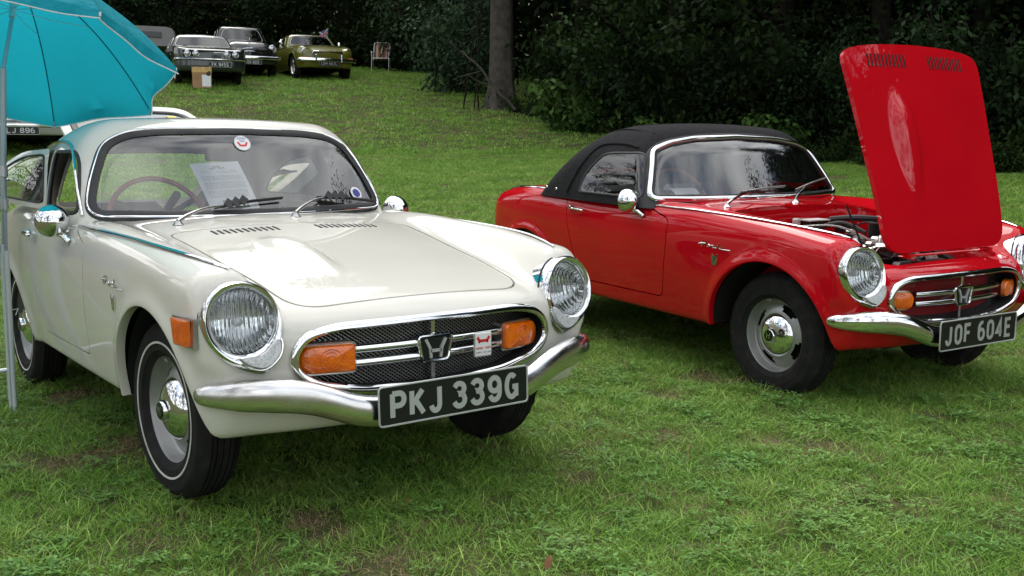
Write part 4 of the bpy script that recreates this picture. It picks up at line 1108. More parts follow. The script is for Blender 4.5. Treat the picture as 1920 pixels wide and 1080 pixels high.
    for k, (pp, r_) in enumerate([([(-.40, -.33, .73), (-.25, -.24, .70), (-.1, -.12, .66), (.02, .02, .67)], .005), ([(-.30, -.10, .72), (-.15, 0, .73), (0, .10, .66), (.15, .12, .62)], .005),
                      ([(-.36, .18, .74), (-.2, .22, .76), (-.05, .32, .74), (.1, .30, .66)], .016), ([(.10, .0, .62), (.2, .04, .66), (.28, .03, .64), (.33, .02, .62)], .018),
                      ([(-.32, .02, .70), (-.20, .08, .74), (-.08, .12, .70)], .011), ([(-.1, -.30, .66), (.1, -.32, .64), (.3, -.24, .62)], .006), ([(-.25, .2, .70), (-.1, .16, .75), (.05, .2, .72), (.16, .30, .66)], .004)]):
        mb = MB(); mb.tube(catmull(pp, 7), r_, 8); part('hose' if r_ > .009 else 'cable', mb, HOSE if k != 1 else AL)
    mb = MB(); mb.box((.22, .12, .60), (.16, .16, .07), bev=.02); mb.box((.16, .22, .63), (.08, .12, .08), bev=.02); part('alternator', mb, AL)
    mb = MB()
    for i in range(14): mb.box((RNG.uniform(-.15, .28), RNG.uniform(-.30, .30), RNG.uniform(.52, .62)), RNG.uniform(.02, .07, 3), Matrix.Rotation(RNG.uniform(-.02, .02), 4, 'Z'), bev=.006)
    for (c, d) in (((.05, .10, .675), (.10, .10, .04)), ((-.12, .02, .668), (.12, .16, .035)), ((.10, -.05, .66), (.05, .06, .05)), ((-.2, .16, .68), (.05, .05, .05)), ((.22, .16, .66), (.08, .10, .04))): mb.box(c, d, bev=.010)
    part('engine_ancillaries', mb, AL)
    mb = MB(); mb.tube([(.28, -.315, .66), (-.00, -.345, .86) if False else (.17, -.33, .87)], .0045, 8); mb.build('bonnet_stay', BLACK, C_)
    mb = MB(); mb.box((.455, 0, .668), (.03, .60, .006), bev=.002); mb.box((.47, -.28, .672), (.05, .02, .02)); mb.box((.47, .28, .672), (.05, .02, .02)); mb.build('bonnet_hinge', RED, C_)
# ------------------------------------------------------------------ ground
def vnoise(x, y, seed=0):
    """cheap smooth value noise, about -1..1"""
    xi = np.floor(x).astype(int); yi = np.floor(y).astype(int); fx = x - xi; fy = y - yi; fx = fx * fx * (3 - 2 * fx); fy = fy * fy * (3 - 2 * fy)
    def h(a, b):
        n = (a * 374761393 + b * 668265263 + seed * 974711) & 0x7fffffff; n = ((n ^ (n >> 13)) * 1274126177) & 0x7fffffff; return ((n ^ (n >> 16)) & 0xffff) / 32767.5 - 1
    return (h(xi, yi) * (1 - fx) + h(xi + 1, yi) * fx) * (1 - fy) + (h(xi, yi + 1) * (1 - fx) + h(xi + 1, yi + 1) * fx) * fy
HT = crv([0, 4.5, 5.5, 6.6, 8, 10, 12, 14, 17.6, 20, 23.4, 25.8, 29.6, 36.5, 45, 60, 90, 200, 300], [0, .004, .018, .052, .14, .34, .54, .73, 1.09, 1.50, 2.13, 2.58, 3.19, 3.96, 4.9, 7.5, 13, 30, 45])
def terrain(x, y):
    x = np.asarray(x, float); y = np.asarray(y, float)
    dx = x - 3.14; dy = y + 1.66; t = np.hypot(dx, dy) + 1e-6
    c = (dx * -.80 + dy * .60) / t
    w = sst((c + .25) / .7)
    z = HT(t) * w - .012
    return z + .010 * vnoise(x * 1.3, y * 1.3) * np.clip(t / 8, .35, 1) + .03 * vnoise(x * .25, y * .25, 5) * np.clip((t - 8) / 8, 0, 1)
def ground_grid():
    ts = np.concatenate([np.linspace(.0, 12, 49), 12 + np.cumsum(np.linspace(.3, 7, 40))]); n = 160; V = []; F = []
    for t in ts:
        for j in range(n):
            a = 2 * PI * j / n; V.append((3.14 + t * math.cos(a), -1.66 + t * math.sin(a)))
    V = np.array(V); z = terrain(V[:, 0], V[:, 1]); V = np.column_stack([V, z])
    for i in range(len(ts) - 1):
        for j in range(n): F.append((i*n+j, (i+1)*n+j, (i+1)*n+(j+1) % n, i*n+(j+1) % n))
    return V, F
gm = bpy.data.materials.new('turf_soil'); gm.use_nodes = True; n_ = gm.node_tree; b_ = n_.nodes['Principled BSDF']; b_.inputs['Roughness'].default_value = .95; b_.inputs['Specular IOR Level'].default_value = .1
g_ = n_.nodes.new('ShaderNodeNewGeometry')
def noise_col(nt_, vec, scale, c1, c2, lo, hi, detail=6):
    z = nt_.nodes.new('ShaderNodeTexNoise'); z.inputs['Scale'].default_value = scale; z.inputs['Detail'].default_value = detail
    r = nt_.nodes.new('ShaderNodeValToRGB'); r.color_ramp.elements[0].position = lo; r.color_ramp.elements[1].position = hi
    r.color_ramp.elements[0].color = (*c1, 1); r.color_ramp.elements[1].color = (*c2, 1)
    nt_.links.new(vec, z.inputs['Vector']); nt_.links.new(z.outputs['Fac'], r.inputs[0]); return r.outputs[0]
a1 = noise_col(n_, g_.outputs['Position'], 9, (.040, .058, .016), (.095, .095, .040), .3, .7)
a2 = noise_col(n_, g_.outputs['Position'], 2.2, (0, 0, 0), (1, 1, 1), .56, .68)
mxg = n_.nodes.new('ShaderNodeMix'); mxg.data_type = 'RGBA'; mxg.inputs[7].default_value = (.13, .10, .055, 1); n_.links.new(a2, mxg.inputs[0]); n_.links.new(a1, mxg.inputs[6])
n_.links.new(mxg.outputs[2], b_.inputs['Base Color'])
V, F = ground_grid(); gme = mesh_from('ground', V, F, gm); ground = link('ground', gme); tag(ground, kind='structure')

# ------------------------------------------------------------------ grass
def blade_mat(name, c1, c2, c3, tr=.25):
    """leaf colour drifts over the ground and differs from blade to blade"""
    m = bpy.data.materials.new(name); m.use_nodes = True; n = m.node_tree; b = n.nodes['Principled BSDF']
    g = n.nodes.new('ShaderNodeNewGeometry')
    base = noise_col(n, g.outputs['Position'], 1.6, c1, c2, .35, .65, 4)
    r = n.nodes.new('ShaderNodeValToRGB'); r.color_ramp.elements[0].color = (.55, .55, .55, 1); r.color_ramp.elements[1].color = (1.35, 1.3, 1.2, 1)
    n.links.new(g.outputs['Random Per Island'], r.inputs[0])
    mx = n.nodes.new('ShaderNodeMix'); mx.data_type = 'RGBA'; mx.blend_type = 'MULTIPLY'; mx.inputs[0].default_value = 1
    n.links.new(base, mx.inputs[6]); n.links.new(r.outputs[0], mx.inputs[7]); n.links.new(mx.outputs[2], b.inputs['Base Color'])
    b.inputs['Roughness'].default_value = .5; b.inputs['Specular IOR Level'].default_value = .25
    if tr:
        t = n.nodes.new('ShaderNodeBsdfTranslucent'); n.links.new(mx.outputs[2], t.inputs[0]); ms = n.nodes.new('ShaderNodeMixShader'); ms.inputs[0].default_value = tr
        o = n.nodes['Material Output']; n.links.new(b.outputs[0], ms.inputs[1]); n.links.new(t.outputs[0], ms.inputs[2]); n.links.new(ms.outputs[0], o.inputs[0])
    return m
GM = blade_mat('grass_blade', (.165, .355, .050), (.23, .42, .075), None)
GM2 = blade_mat('grass_blade_light', (.24, .42, .080), (.33, .48, .115), None)
CM = blade_mat('clover_leaf', (.125, .28, .060), (.18, .34, .085), None)
DM = blade_mat('dry_grass', (.24, .185, .095), (.34, .27, .16), None, .1)
def clump(name, n, rad_, h0, h1, wd, lean, m, rng, segs=3):
    V = []; F = []
    for i in range(n):
        r = rad_ * math.sqrt(rng.uniform()); a = rng.uniform(0, 2*PI); x, y = r * math.cos(a), r * math.sin(a)
        h = rng.uniform(h0, h1); w = wd * rng.uniform(.6, 1.2); az = rng.uniform(0, 2*PI); ln = lean * rng.uniform(.2, 1.4) * h; tw = rng.uniform(0, 2*PI)
        dx, dy = math.cos(tw) * w / 2, math.sin(tw) * w / 2; b = len(V)
        for s in range(segs):
            t = s / segs; k = 1 - t * .55; px, py, pz = x + math.cos(az) * ln * t * t, y + math.sin(az) * ln * t * t, h * t * (1 - .25 * lean * t) - .006
            V += [(px - dx * k, py - dy * k, pz), (px + dx * k, py + dy * k, pz)]
        V.append((x + math.cos(az) * ln, y + math.sin(az) * ln, h * (1 - .25 * lean) - .006))
        for s in range(segs - 1): F.append((b+2*s, b+2*s+1, b+2*s+3, b+2*s+2))
        F.append((b+2*segs-2, b+2*segs-1, b+2*segs))
    me = mesh_from(name, V, F, m, smooth=False); return bpy.data.objects.new(name, me)
def clover(name, n, rad_, m, rng, r0=.007, r1=.012, trif=True, h=(.012, .045)):
    V = []; F = []
    for i in range(n):
        r = rad_ * math.sqrt(rng.uniform()); a = rng.uniform(0, 2*PI); x, y, z = r * math.cos(a), r * math.sin(a), rng.uniform(*h); a0 = rng.uniform(0, 2*PI); s = rng.uniform(r0, r1)
        for k in range(3 if trif else rng.integers(4, 7)):
            q = a0 + k * 2 * PI / (3 if trif else 5); c, d = math.cos(q), math.sin(q); b = len(V); up = rng.uniform(-.2, .5)
            wv = .62 if trif else .34; ln = 1.7 if trif else 2.4
            V += [(x, y, z), (x + (c * .9 - d * wv) * s, y + (d * .9 + c * wv) * s, z + up * s), (x + c * ln * s, y + d * ln * s, z + up * 1.4 * s), (x + (c * .9 + d * wv) * s, y + (d * .9 - c * wv) * s, z + up * s)]
            F.append((b, b+1, b+2, b+3))
    me = mesh_from(name, V, F, m, smooth=False); return bpy.data.objects.new(name, me)
def scatter(name, label_, pts, rotz, scl, idx, templates):
    col = bpy.data.collections.new(name + '_kinds')
    for i, t in enumerate(templates): t.name = f'{chr(97 + i)}_{name}_kind'; col.objects.link(t)
    me = bpy.data.meshes.new(name); me.vertices.add(len(pts)); me.vertices.foreach_set('co', np.asarray(pts, np.float32).ravel())
    rv = np.stack([RNG.uniform(-.12, .12, len(pts)), RNG.uniform(-.12, .12, len(pts)), rotz], 1).astype(np.float32)
    a = me.attributes.new('rot', 'FLOAT_VECTOR', 'POINT'); a.data.foreach_set('vector', rv.ravel())
    a = me.attributes.new('scl', 'FLOAT', 'POINT'); a.data.foreach_set('value', np.asarray(scl, np.float32))
    a = me.attributes.new('kind', 'INT', 'POINT'); a.data.foreach_set('value', np.asarray(idx, np.int32))
    o = link(name, me); tag(o, kind='stuff'); o['label'] = label_; o['category'] = name.split('_')[-1]
    ng = bpy.data.node_groups.new(name, 'GeometryNodeTree'); ng.interface.new_socket('Geometry', in_out='INPUT', socket_type='NodeSocketGeometry'); ng.interface.new_socket('Geometry', in_out='OUTPUT', socket_type='NodeSocketGeometry')
    N = ng.nodes.new; gi = N('NodeGroupInput'); go = N('NodeGroupOutput'); ip = N('GeometryNodeInstanceOnPoints'); ci = N('GeometryNodeCollectionInfo')
    ci.inputs['Collection'].default_value = col; ci.inputs['Separate Children'].default_value = True; ci.inputs['Reset Children'].default_value = True
    def at(nm, ty):
        q = N('GeometryNodeInputNamedAttribute'); q.data_type = ty; q.inputs['Name'].default_value = nm; return q.outputs['Attribute']
    ng.links.new(gi.outputs[0], ip.inputs['Points']); ng.links.new(ci.outputs[0], ip.inputs['Instance']); ip.inputs['Pick Instance'].default_value = True
    ng.links.new(at('kind', 'INT'), ip.inputs['Instance Index']); ng.links.new(at('rot', 'FLOAT_VECTOR'), ip.inputs['Rotation']); ng.links.new(at('scl', 'FLOAT'), ip.inputs['Scale']); ng.links.new(ip.outputs[0], go.inputs[0])
    md = o.modifiers.new('scatter', 'NODES'); md.node_group = ng
    return o
def wedge(t0, t1, dens, half=33):
    """ground points spread evenly over a fan of field"""
    A = rad(half) * (t1 * t1 - t0 * t0); n = int(A * dens); t = np.sqrt(RNG.uniform(t0 * t0, t1 * t1, n)); a = math.atan2(.60, -.80) + RNG.uniform(-1, 1, n) * rad(half)
    return 3.14 + t * np.cos(a), -1.66 + t * np.sin(a), t
rg = np.random.default_rng(3)
TPL = [clump('t', 46, .062, .016, .040, .0030, 1.1, GM, rg), clump('t', 46, .064, .018, .045, .0032, 1.3, GM, rg), clump('t', 42, .060, .022, .050, .0030, 1.0, GM2, rg), clump('t', 24, .045, .035, .072, .0034, 1.1, GM2, rg),
       clover('t', 17, .085, CM, rg, .005, .0095, True, (.006, .038)), clover('t', 9, .075, CM, rg, .009, .015, False, (.006, .03)), clump('t', 40, .065, .008, .030, .0028, 2.2, DM, rg), clump('t', 9, .07, .05, .12, .0016, 1.3, DM, rg)]
DRY = [(.73, -.66, .10), (.86, -.39, .13), (.88, -.27, .10), (.89, 1.50, .13), (.66, .56, .10), (1.35, 1.23, .12), (.28, -.88, .12), (.95, 2.24, .16), (.52, -.36, .08), (1.17, .71, .06), (-.02, 1.58, .12), (-.17, 2.03, .12), (-.59, -.86, .12), (.13, .55, .06), (.45, 1.15, .07), (1.45, .1, .09), (.98, 3.1, .12)]
def bare(x, y):
    b = np.zeros(len(x))
    for cx, cy, r in DRY: b = np.maximum(b, np.exp(-((x - cx) ** 2 + (y - cy) ** 2) / (r * .8) ** 2))
    return b * (1 + .5 * vnoise(x * 14, y * 14, 8))
def kinds(x, y, n):
    m = vnoise(x * 2.1, y * 2.1, 3) + .5 * vnoise(x * 5, y * 5, 4); dry = (.8 * vnoise(x * 1.9, y * 1.9, 11) + .6 * vnoise(x * 5.5, y * 5.5, 12)) + RNG.normal(0, .16, n)
    u = RNG.uniform(0, 1, n); k = np.where(u < .32, 0, np.where(u < .60, 1, np.where(u < .84, 2, np.where(u < .89, 3, np.where(u < .935, 4, np.where(u < .955, 5, np.where(u < .97, 6, 7)))))))
    k = np.where((m > .6) & (u > .72) & (u < .88), 4, k); k = np.where((m < -.6) & (u > .6) & (u < .85), 3, k)
    dry = dry + .95 * bare(x, y); k = np.where(dry > .62, np.where(u < .75, 6, 7), k); return k
x, y, t = wedge(1.9, 8.2, 620, 36); kp = RNG.uniform(0, 1, len(x)) > .55 * bare(x, y); x, y, t = x[kp], y[kp], t[kp]; n = len(x)
scatter('near_grass', 'short mown green grass with clover and dry patches around the two sports cars', np.column_stack([x, y, terrain(x, y)]), RNG.uniform(0, 2*PI, n), RNG.uniform(.75, 1.25, n), kinds(x, y, n), TPL)
TP2 = [clump('t', 40, .12, .025, .055, .0055, 1.0, GM, rg, 2), clump('t', 40, .12, .03, .065, .0055, 1.1, GM2, rg, 2), clover('t', 36, .13, CM, rg, .012, .02), clump('t', 34, .13, .01, .035, .005, 2.0, DM, rg, 2)]
x, y, t = wedge(8.0, 18, 170, 33); n = len(x); k = kinds(x, y, n); k = np.choose(k, [0, 0, 1, 1, 1, 0, 3, 3])
scatter('middle_grass', 'short green grass rising behind the two sports cars', np.column_stack([x, y, terrain(x, y)]), RNG.uniform(0, 2*PI, n), RNG.uniform(.8, 1.3, n), k, TP2)
TP3 = [clump('t', 30, .22, .03, .07, .013, 1.0, GM, rg, 2), clump('t', 30, .22, .03, .075, .013, 1.1, GM2, rg, 2), clover('t', 30, .22, CM, rg, .03, .045), clump('t', 26, .24, .01, .045, .012, 2.0, DM, rg, 2)]
x, y, t = wedge(17.5, 46, 34, 31); n = len(x); k = kinds(x * .6, y * .6, n); k = np.choose(k, [0, 0, 1, 1, 1, 0, 3, 3])
scatter('hillside_grass', 'green grass of the hillside running up to the wood', np.column_stack([x, y, terrain(x, y)]), RNG.uniform(0, 2*PI, n), RNG.uniform(.8, 1.4, n), k, TP3)

# longer blades left standing against the tyres
RX = np.array([[.995, .099], [-.098, .995]]); pts = []
for (wx, wy, red) in ((0, -.66, 0), (0, .62, 0), (-2, -.66, 0), (.055, -.66, 1), (.055, .62, 1), (-1.96, -.64, 1)):
    for j in range(30):
        u = RNG.uniform(-.19, .19); v = RNG.choice([-1, 1]) * RNG.uniform(.075, .12) if abs(u) < .13 else RNG.uniform(-.11, .11)
        p = np.array([wx + u, wy + (.07 if wy < 0 else -.07) + v]); p = RX @ p + [.224, 2.672] if red else p; pts.append(p)
pts = np.array(pts); n = len(pts)
scatter('tyre_side_grass', 'longer grass blades standing round the tyres of the two sports cars', np.column_stack([pts, terrain(pts[:, 0], pts[:, 1])]), RNG.uniform(0, 2*PI, n), RNG.uniform(.8, 1.3, n), RNG.integers(0, 3, n), [clump('t', 16, .035, .04, .085, .0032, .8, GM2, rg), clump('t', 16, .035, .035, .07, .0032, 1.0, GM, rg), clump('t', 5, .03, .05, .10, .002, 1.0, DM, rg)])
# ------------------------------------------------------------------ wood
def leaf_mat(name, c1, c2, tr=.2):
    m = blade_mat(name, c1, c2, None, tr); m.node_tree.nodes['Principled BSDF'].inputs['Roughness'].default_value = .65; m.node_tree.nodes['Principled BSDF'].inputs['Specular IOR Level'].default_value = .12; return m
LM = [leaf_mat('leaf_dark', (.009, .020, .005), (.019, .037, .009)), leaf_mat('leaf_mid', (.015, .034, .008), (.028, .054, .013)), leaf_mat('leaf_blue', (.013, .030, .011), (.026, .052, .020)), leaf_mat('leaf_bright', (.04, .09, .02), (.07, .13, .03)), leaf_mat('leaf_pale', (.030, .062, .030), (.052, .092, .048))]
BARK = mat('bark', (.042, .036, .029), .9, noise=(7, (.095, .083, .068), .35, .75, 8), bump=(18, .9)); BARKD = mat('bark_dark', (.016, .014, .011), .95, spec=.1, noise=(9, (.03, .026, .021), .4, .7))
def leaves(rng, centres, radii, n, s0, s1, droop=.2):
    """leaf-sized rhombs spread through a set of clumps"""
    C = np.array(centres); R = np.array(radii); k = rng.integers(0, len(C), n)
    d = rng.normal(size=(n, 3)); d /= np.linalg.norm(d, axis=1)[:, None]; rr = rng.uniform(.35, 1, n) ** .6
    P = C[k] + d * (R[k] * rr)[:, None] * np.array([1, 1, .8])
    s = rng.uniform(s0, s1, n); N = d + rng.normal(size=(n, 3)) * .7 + np.array([0, 0, .5]); N /= np.linalg.norm(N, axis=1)[:, None]
    A = np.cross(N, rng.normal(size=(n, 3))); A /= np.linalg.norm(A, axis=1)[:, None]; B = np.cross(N, A)
    A = A + np.array([0, 0, -droop]); V = np.empty((n, 4, 3))
    V[:, 0] = P; V[:, 1] = P + A * s[:, None] * .5 + B * s[:, None] * .3; V[:, 2] = P + A * s[:, None]; V[:, 3] = P + A * s[:, None] * .5 - B * s[:, None] * .3 + N * s[:, None] * .12
    return V.reshape(-1, 3), np.arange(4 * n).reshape(-1, 4)
def fast_mesh(name, V, F, m):
    me = bpy.data.meshes.new(name); nf = len(F); k = F.shape[1]
    me.vertices.add(len(V)); me.vertices.foreach_set('co', V.astype(np.float32).ravel()); me.loops.add(nf * k); me.loops.foreach_set('vertex_index', F.astype(np.int32).ravel())
    me.polygons.add(nf); me.polygons.foreach_set('loop_start', np.arange(0, nf * k, k, dtype=np.int32)); me.update(calc_edges=True); me.materials.append(m); return me
def limb(rng, p, d, L, r, segs=6, wob=.15):
    P = [np.array(p, float)]; d = np.array(d, float); d /= np.linalg.norm(d)
    for i in range(segs): d = d + rng.normal(size=3) * wob / 2; d /= np.linalg.norm(d); P.append(P[-1] + d * L / segs)
    return np.array(P), np.linspace(r, r * .35, segs + 1)
def tree_meshes(name, rng, H, r, crown_lo, spread, nl, s0, s1, m, bark, limbs=11):
    P, R = limb(rng, (0, 0, -.3), (rng.normal() * .03, rng.normal() * .03, 1), H, r, 9, .05); R = r * (1 - .75 * np.linspace(0, 1, 10) ** 1.2); R[0] *= 1.45; R[1] *= 1.05
    mb = MB(); mb.tube(P, R, 12); C = []; Q = []
    for i in range(limbs):
        h = crown_lo + (1 - crown_lo) * (i + .5) / limbs; p = P[0] + (P[-1] - P[0]) * h * .95; a = i * 2.4 + rng.uniform(-.4, .4)
        L = spread * (1.15 - .75 * (h - crown_lo) / (1 - crown_lo + 1e-6)) * rng.uniform(.75, 1.15)
        B, RB = limb(rng, p, (math.cos(a), math.sin(a), rng.uniform(-.1, .5)), L, r * .30 * (1.2 - h), 6, .22); mb.tube(B, RB, 6)
        for q in B[2:]: C.append(q + rng.normal(size=3) * .3); Q.append(spread * rng.uniform(.16, .34))
        for _ in range(3):
            j = rng.integers(2, 6); b2, rb2 = limb(rng, B[j], rng.normal(size=3) + [0, 0, .1], L * .35, RB[j] * .6, 4, .3); mb.tube(b2, rb2, 4); C.append(b2[-1]); Q.append(spread * rng.uniform(.12, .26))
    C.append(P[-1]); Q.append(spread * .35)
    tm = mesh_from(name + '_trunk', mb.V, mb.F, bark); V, F = leaves(rng, C, Q, nl, s0, s1); return tm, fast_mesh(name + '_crown', V, F, m)
rt = np.random.default_rng(21)
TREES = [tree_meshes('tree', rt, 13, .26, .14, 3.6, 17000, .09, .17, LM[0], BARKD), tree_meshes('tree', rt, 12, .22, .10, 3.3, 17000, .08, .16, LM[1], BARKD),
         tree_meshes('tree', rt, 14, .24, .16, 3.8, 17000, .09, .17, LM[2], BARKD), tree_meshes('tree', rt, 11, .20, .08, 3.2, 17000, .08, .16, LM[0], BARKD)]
def polar(px_dir, t): return 3.14 + px_dir[0] * t, -1.66 + px_dir[1] * t
def dir_az(a): return (math.cos(rad(a)), math.sin(rad(a)))
def edge_t(a):   # distance of the wood's edge by bearing (degrees)
    return float(np.interp(a, [85, 105, 117, 123, 133, 139, 143.4, 147, 150.5, 153, 156, 165, 176], [13, 14.2, 15.2, 16.2, 17.4, 20.4, 23.4, 30.0, 37.5, 38.5, 38.5, 37, 37]))
def tree(kind, a, t, s, rz, label, group='trees along the edge of the wood', name='tree', dz=0.):
    x, y = polar(dir_az(a), t); z = float(terrain(x, y)) + dz
    e = empty(name, (x, y, z), rz); e.scale = (s, s, s); tag(e, label, 'tree', group); tm, cm = TREES[kind]
    link('trunk', tm, e); link('crown', cm, e); return e
lt = ['dark leafy tree', 'mid green leafy tree', 'blue green leaved tree', 'low branched dark tree']
def zone(a):
    for lim, txt in ((110, 'far out to the side beyond the red roadster'), (117, 'at the far side of the raised red bonnet'), (123, 'right behind the raised red bonnet'), (128, 'just left of the raised red bonnet'), (133, 'above the windscreen of the red roadster'), (139, 'above the black folding hood'), (143.3, 'just right of the big grey trunk'), (149, 'between the big grey trunk and the folding chair'), (152, 'behind the folding chair'), (156, 'behind the olive gold coupe'), (160, 'behind the dark green coupe')):
        if a < lim: return txt
    return 'hidden behind the turquoise sunshade'
k = 0
for a in np.arange(101, 178, 4.6):
    for row, off in ((0, 2.6), (1, 7.0)):
        aa = a + rt.uniform(-1.2, 1.2) + row * 2.3; tt = edge_t(aa) + off + rt.uniform(-.6, 1.0)
        if row == 1 and aa > 152: tt += 1
        kd = int(rt.integers(0, 4))
        if 138.5 < aa < 147.5 and row == 0: tt += 3.5
        tree(kd, aa, tt, rt.uniform(.8, 1.1) if tt < 25 else rt.uniform(1.0, 1.25), rt.uniform(0, 6.28), lt[kd] + (', front rank, ' if row == 0 else ', second rank, ') + zone(aa)); k += 1
# big trunk standing at the corner of the wood
x, y = polar((-.802, .597), 23.4); z = float(terrain(x, y)); e = empty('tree', (x, y, z)); tag(e, 'tall grey trunked tree standing at the edge of the wood beside the folding chair', 'tree')
mb = MB(); zz = np.array([-.3, 0, .25, .6, 1.2, 2.5, 5, 8, 12]); P = np.column_stack([.03 * zz * 0 + .01 * zz, -.012 * zz, zz]); mb.tube(P, np.array([.52, .42, .34, .29, .265, .25, .235, .2, .14]), 22)
V = np.array(mb.V); an = np.arctan2(V[:, 1], V[:, 0]); rr = 1 + .05 * np.sin(5 * an + V[:, 2]) * np.exp(-V[:, 2] * .8) * 2 + .015 * np.sin(13 * an); V[:, :2] *= rr[:, None]; mb.V = [tuple(v) for v in V]
mb.build('trunk', BARK, e); C = []; Q = []
for i in range(9):
    a_ = i * 2.4; B, RB = limb(rt, (0.05, 0, 5.2 + i * .75), (math.cos(a_), math.sin(a_), .25), 3.4, .09, 6, .2); mbb = MB(); mbb.tube(B, RB, 7); mbb.build('limb', BARK, e); C += [q for q in B[1:]]; Q += [1.0] * (len(B) - 1)
V, F = leaves(rt, C, Q, 9000, .16, .28); link('crown', fast_mesh('crown', V, F, LM[1]), e)
# bushes and undergrowth along the edge
def bush_mesh(name, rng, w, h, nl, s0, s1, m):
    C = []; Q = []; mb = MB()
    for i in range(12):
        a = rng.uniform(0, 6.28); B, RB = limb(rng, (rng.normal() * .1 * w, rng.normal() * .1 * w, -.05), (math.cos(a) * .5, math.sin(a) * .5, 1.), h * rng.uniform(.6, 1.1), .022, 6, .25); mb.tube(B, RB, 4)
        for q in B[1:]: C.append(q + rng.normal(size=3) * .08 * w); Q.append(w * rng.uniform(.14, .28))
    V, F = leaves(rng, C, Q, nl, s0, s1, .35); return mesh_from(name + '_stems', mb.V, mb.F, BARKD), fast_mesh(name + '_leaves', V, F, m)
BUSH = [bush_mesh('bush', rt, 1.5, 1.6, 2600, .07, .14, LM[0]), bush_mesh('bush', rt, 1.3, 1.1, 2400, .06, .12, LM[1]), bush_mesh('bush', rt, 1.6, 2.4, 3200, .07, .13, LM[2]), bush_mesh('bush', rt, 1.0, .8, 1500, .06, .11, LM[1]), bush_mesh('bush', rt, 1.3, 1.3, 700, .14, .26, LM[3]), bush_mesh('bush', rt, 1.8, 2.0, 3600, .06, .13, LM[4])]
def bush(kind, a, t, s, label, group='bushes along the edge of the wood', sz=1.):
    x, y = polar(dir_az(a), t); e = empty('bush', (x, y, float(terrain(x, y))), rt.uniform(0, 6.28)); e.scale = (s, s, s * sz); tag(e, label, 'bush', group); link('stems', BUSH[kind][0], e); link('foliage', BUSH[kind][1], e)
bl = ['dark bush', 'low mid green bush', 'tall blue green bush', 'small scrubby plant', 'large leaved green plant at the edge of the wood']
for a in np.arange(100, 178, 1.55):
    kd = int(rt.choice([0, 1, 2, 3, 0, 2])); aa = a + rt.uniform(-.5, .5)
    if 146 < aa < 149.5: kd = 0
    if 141.6 < aa < 145.4: continue
    bush(kd, aa, edge_t(aa) + (1.0 if kd != 3 else .35) + rt.uniform(-.2, .6), rt.uniform(.75, 1.15) * (1.25 if aa > 148 else 1), bl[kd] + ' ' + zone(aa))
for a, t, s, w_ in ((139.9, 20.4, .78, 'just right of the big grey trunk, the biggest of its kind'), (138.6, 20.0, .6, 'above the rear of the black folding hood'), (134.6, 17.6, .5, 'above the front of the black folding hood'), (128.5, 17.0, .55, 'between the folding hood and the raised red bonnet')): bush(4, a, t, s, 'large leaved green plant ' + w_, 'large leaved plants')
for a in np.arange(112, 144, .9):
    if rt.uniform() < .8: bush(3, a, edge_t(a) - .1 + rt.uniform(-.25, .4), rt.uniform(.35, .6), 'small scrubby plant on the grass edge ' + zone(a), 'scrub along the grass edge')
bush(5, 147.2, 32.5, 1.6, 'pale blue green bush overhanging the grass behind the folding chair', None); bush(5, 145.9, 26, 1.3, 'pale leafy bush close to the left side of the big grey trunk', None)
# bare saplings and a fallen branch beside the big trunk
for (a, t, dx, r_, L_) in ((144.6, 23.0, -.08, .028, 6), (144.9, 23.2, .05, .022, 5.5), (145.5, 23.3, .1, .03, 7)):
    x, y = polar(dir_az(a), t); B, RB = limb(rt, (x, y, float(terrain(x, y)) - .1), (dx, 0, 1), L_, r_, 9, .10); mb = MB(); mb.tube(B, RB * .7, 6); o = mb.build('sapling', BARKD); tag(o, 'thin bare sapling just left of the big grey trunk', 'tree', 'bare saplings')
mb = MB(); p0 = np.array([*polar(dir_az(145.6), 22.6), 0]); p0[2] = terrain(p0[0], p0[1]) + 1.35; p1 = np.array([*polar(dir_az(142.6), 22.4), 0]); p1[2] = terrain(p1[0], p1[1]) + .1
P = np.array([p0 + (p1 - p0) * t + rt.normal(size=3) * .035 for t in np.linspace(0, 1, 9)]); mb.tube(P, np.linspace(.02, .04, 9), 6)
for j in (1, 2, 3, 5): B, RB = limb(rt, P[j], (-.4, -.5, rt.uniform(-.2, .6)), .7, .012, 4, .3); mb.tube(B, RB, 4)
o = mb.build('fallen_branch', BARK); tag(o, 'bare fallen branch leaning against the big grey trunk', 'branch')
# the depth of the wood beyond the nearer trees
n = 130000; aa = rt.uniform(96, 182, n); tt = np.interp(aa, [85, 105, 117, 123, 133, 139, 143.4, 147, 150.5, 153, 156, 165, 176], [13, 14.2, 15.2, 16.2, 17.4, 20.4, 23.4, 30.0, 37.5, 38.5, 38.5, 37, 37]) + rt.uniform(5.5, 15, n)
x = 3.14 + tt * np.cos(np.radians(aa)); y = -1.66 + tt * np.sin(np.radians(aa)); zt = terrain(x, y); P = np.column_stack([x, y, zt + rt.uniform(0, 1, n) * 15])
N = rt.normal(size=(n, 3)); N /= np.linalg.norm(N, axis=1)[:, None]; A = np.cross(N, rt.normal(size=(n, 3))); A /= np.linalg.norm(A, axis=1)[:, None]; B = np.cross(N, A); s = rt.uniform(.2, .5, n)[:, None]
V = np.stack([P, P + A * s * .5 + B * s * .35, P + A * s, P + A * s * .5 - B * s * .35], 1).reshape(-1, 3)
o = link('woods', fast_mesh('woods', V, np.arange(4 * n).reshape(-1, 4), LM[0])); tag(o, 'dark mass of the deep wood behind the nearer trees', 'wood', kind='stuff')
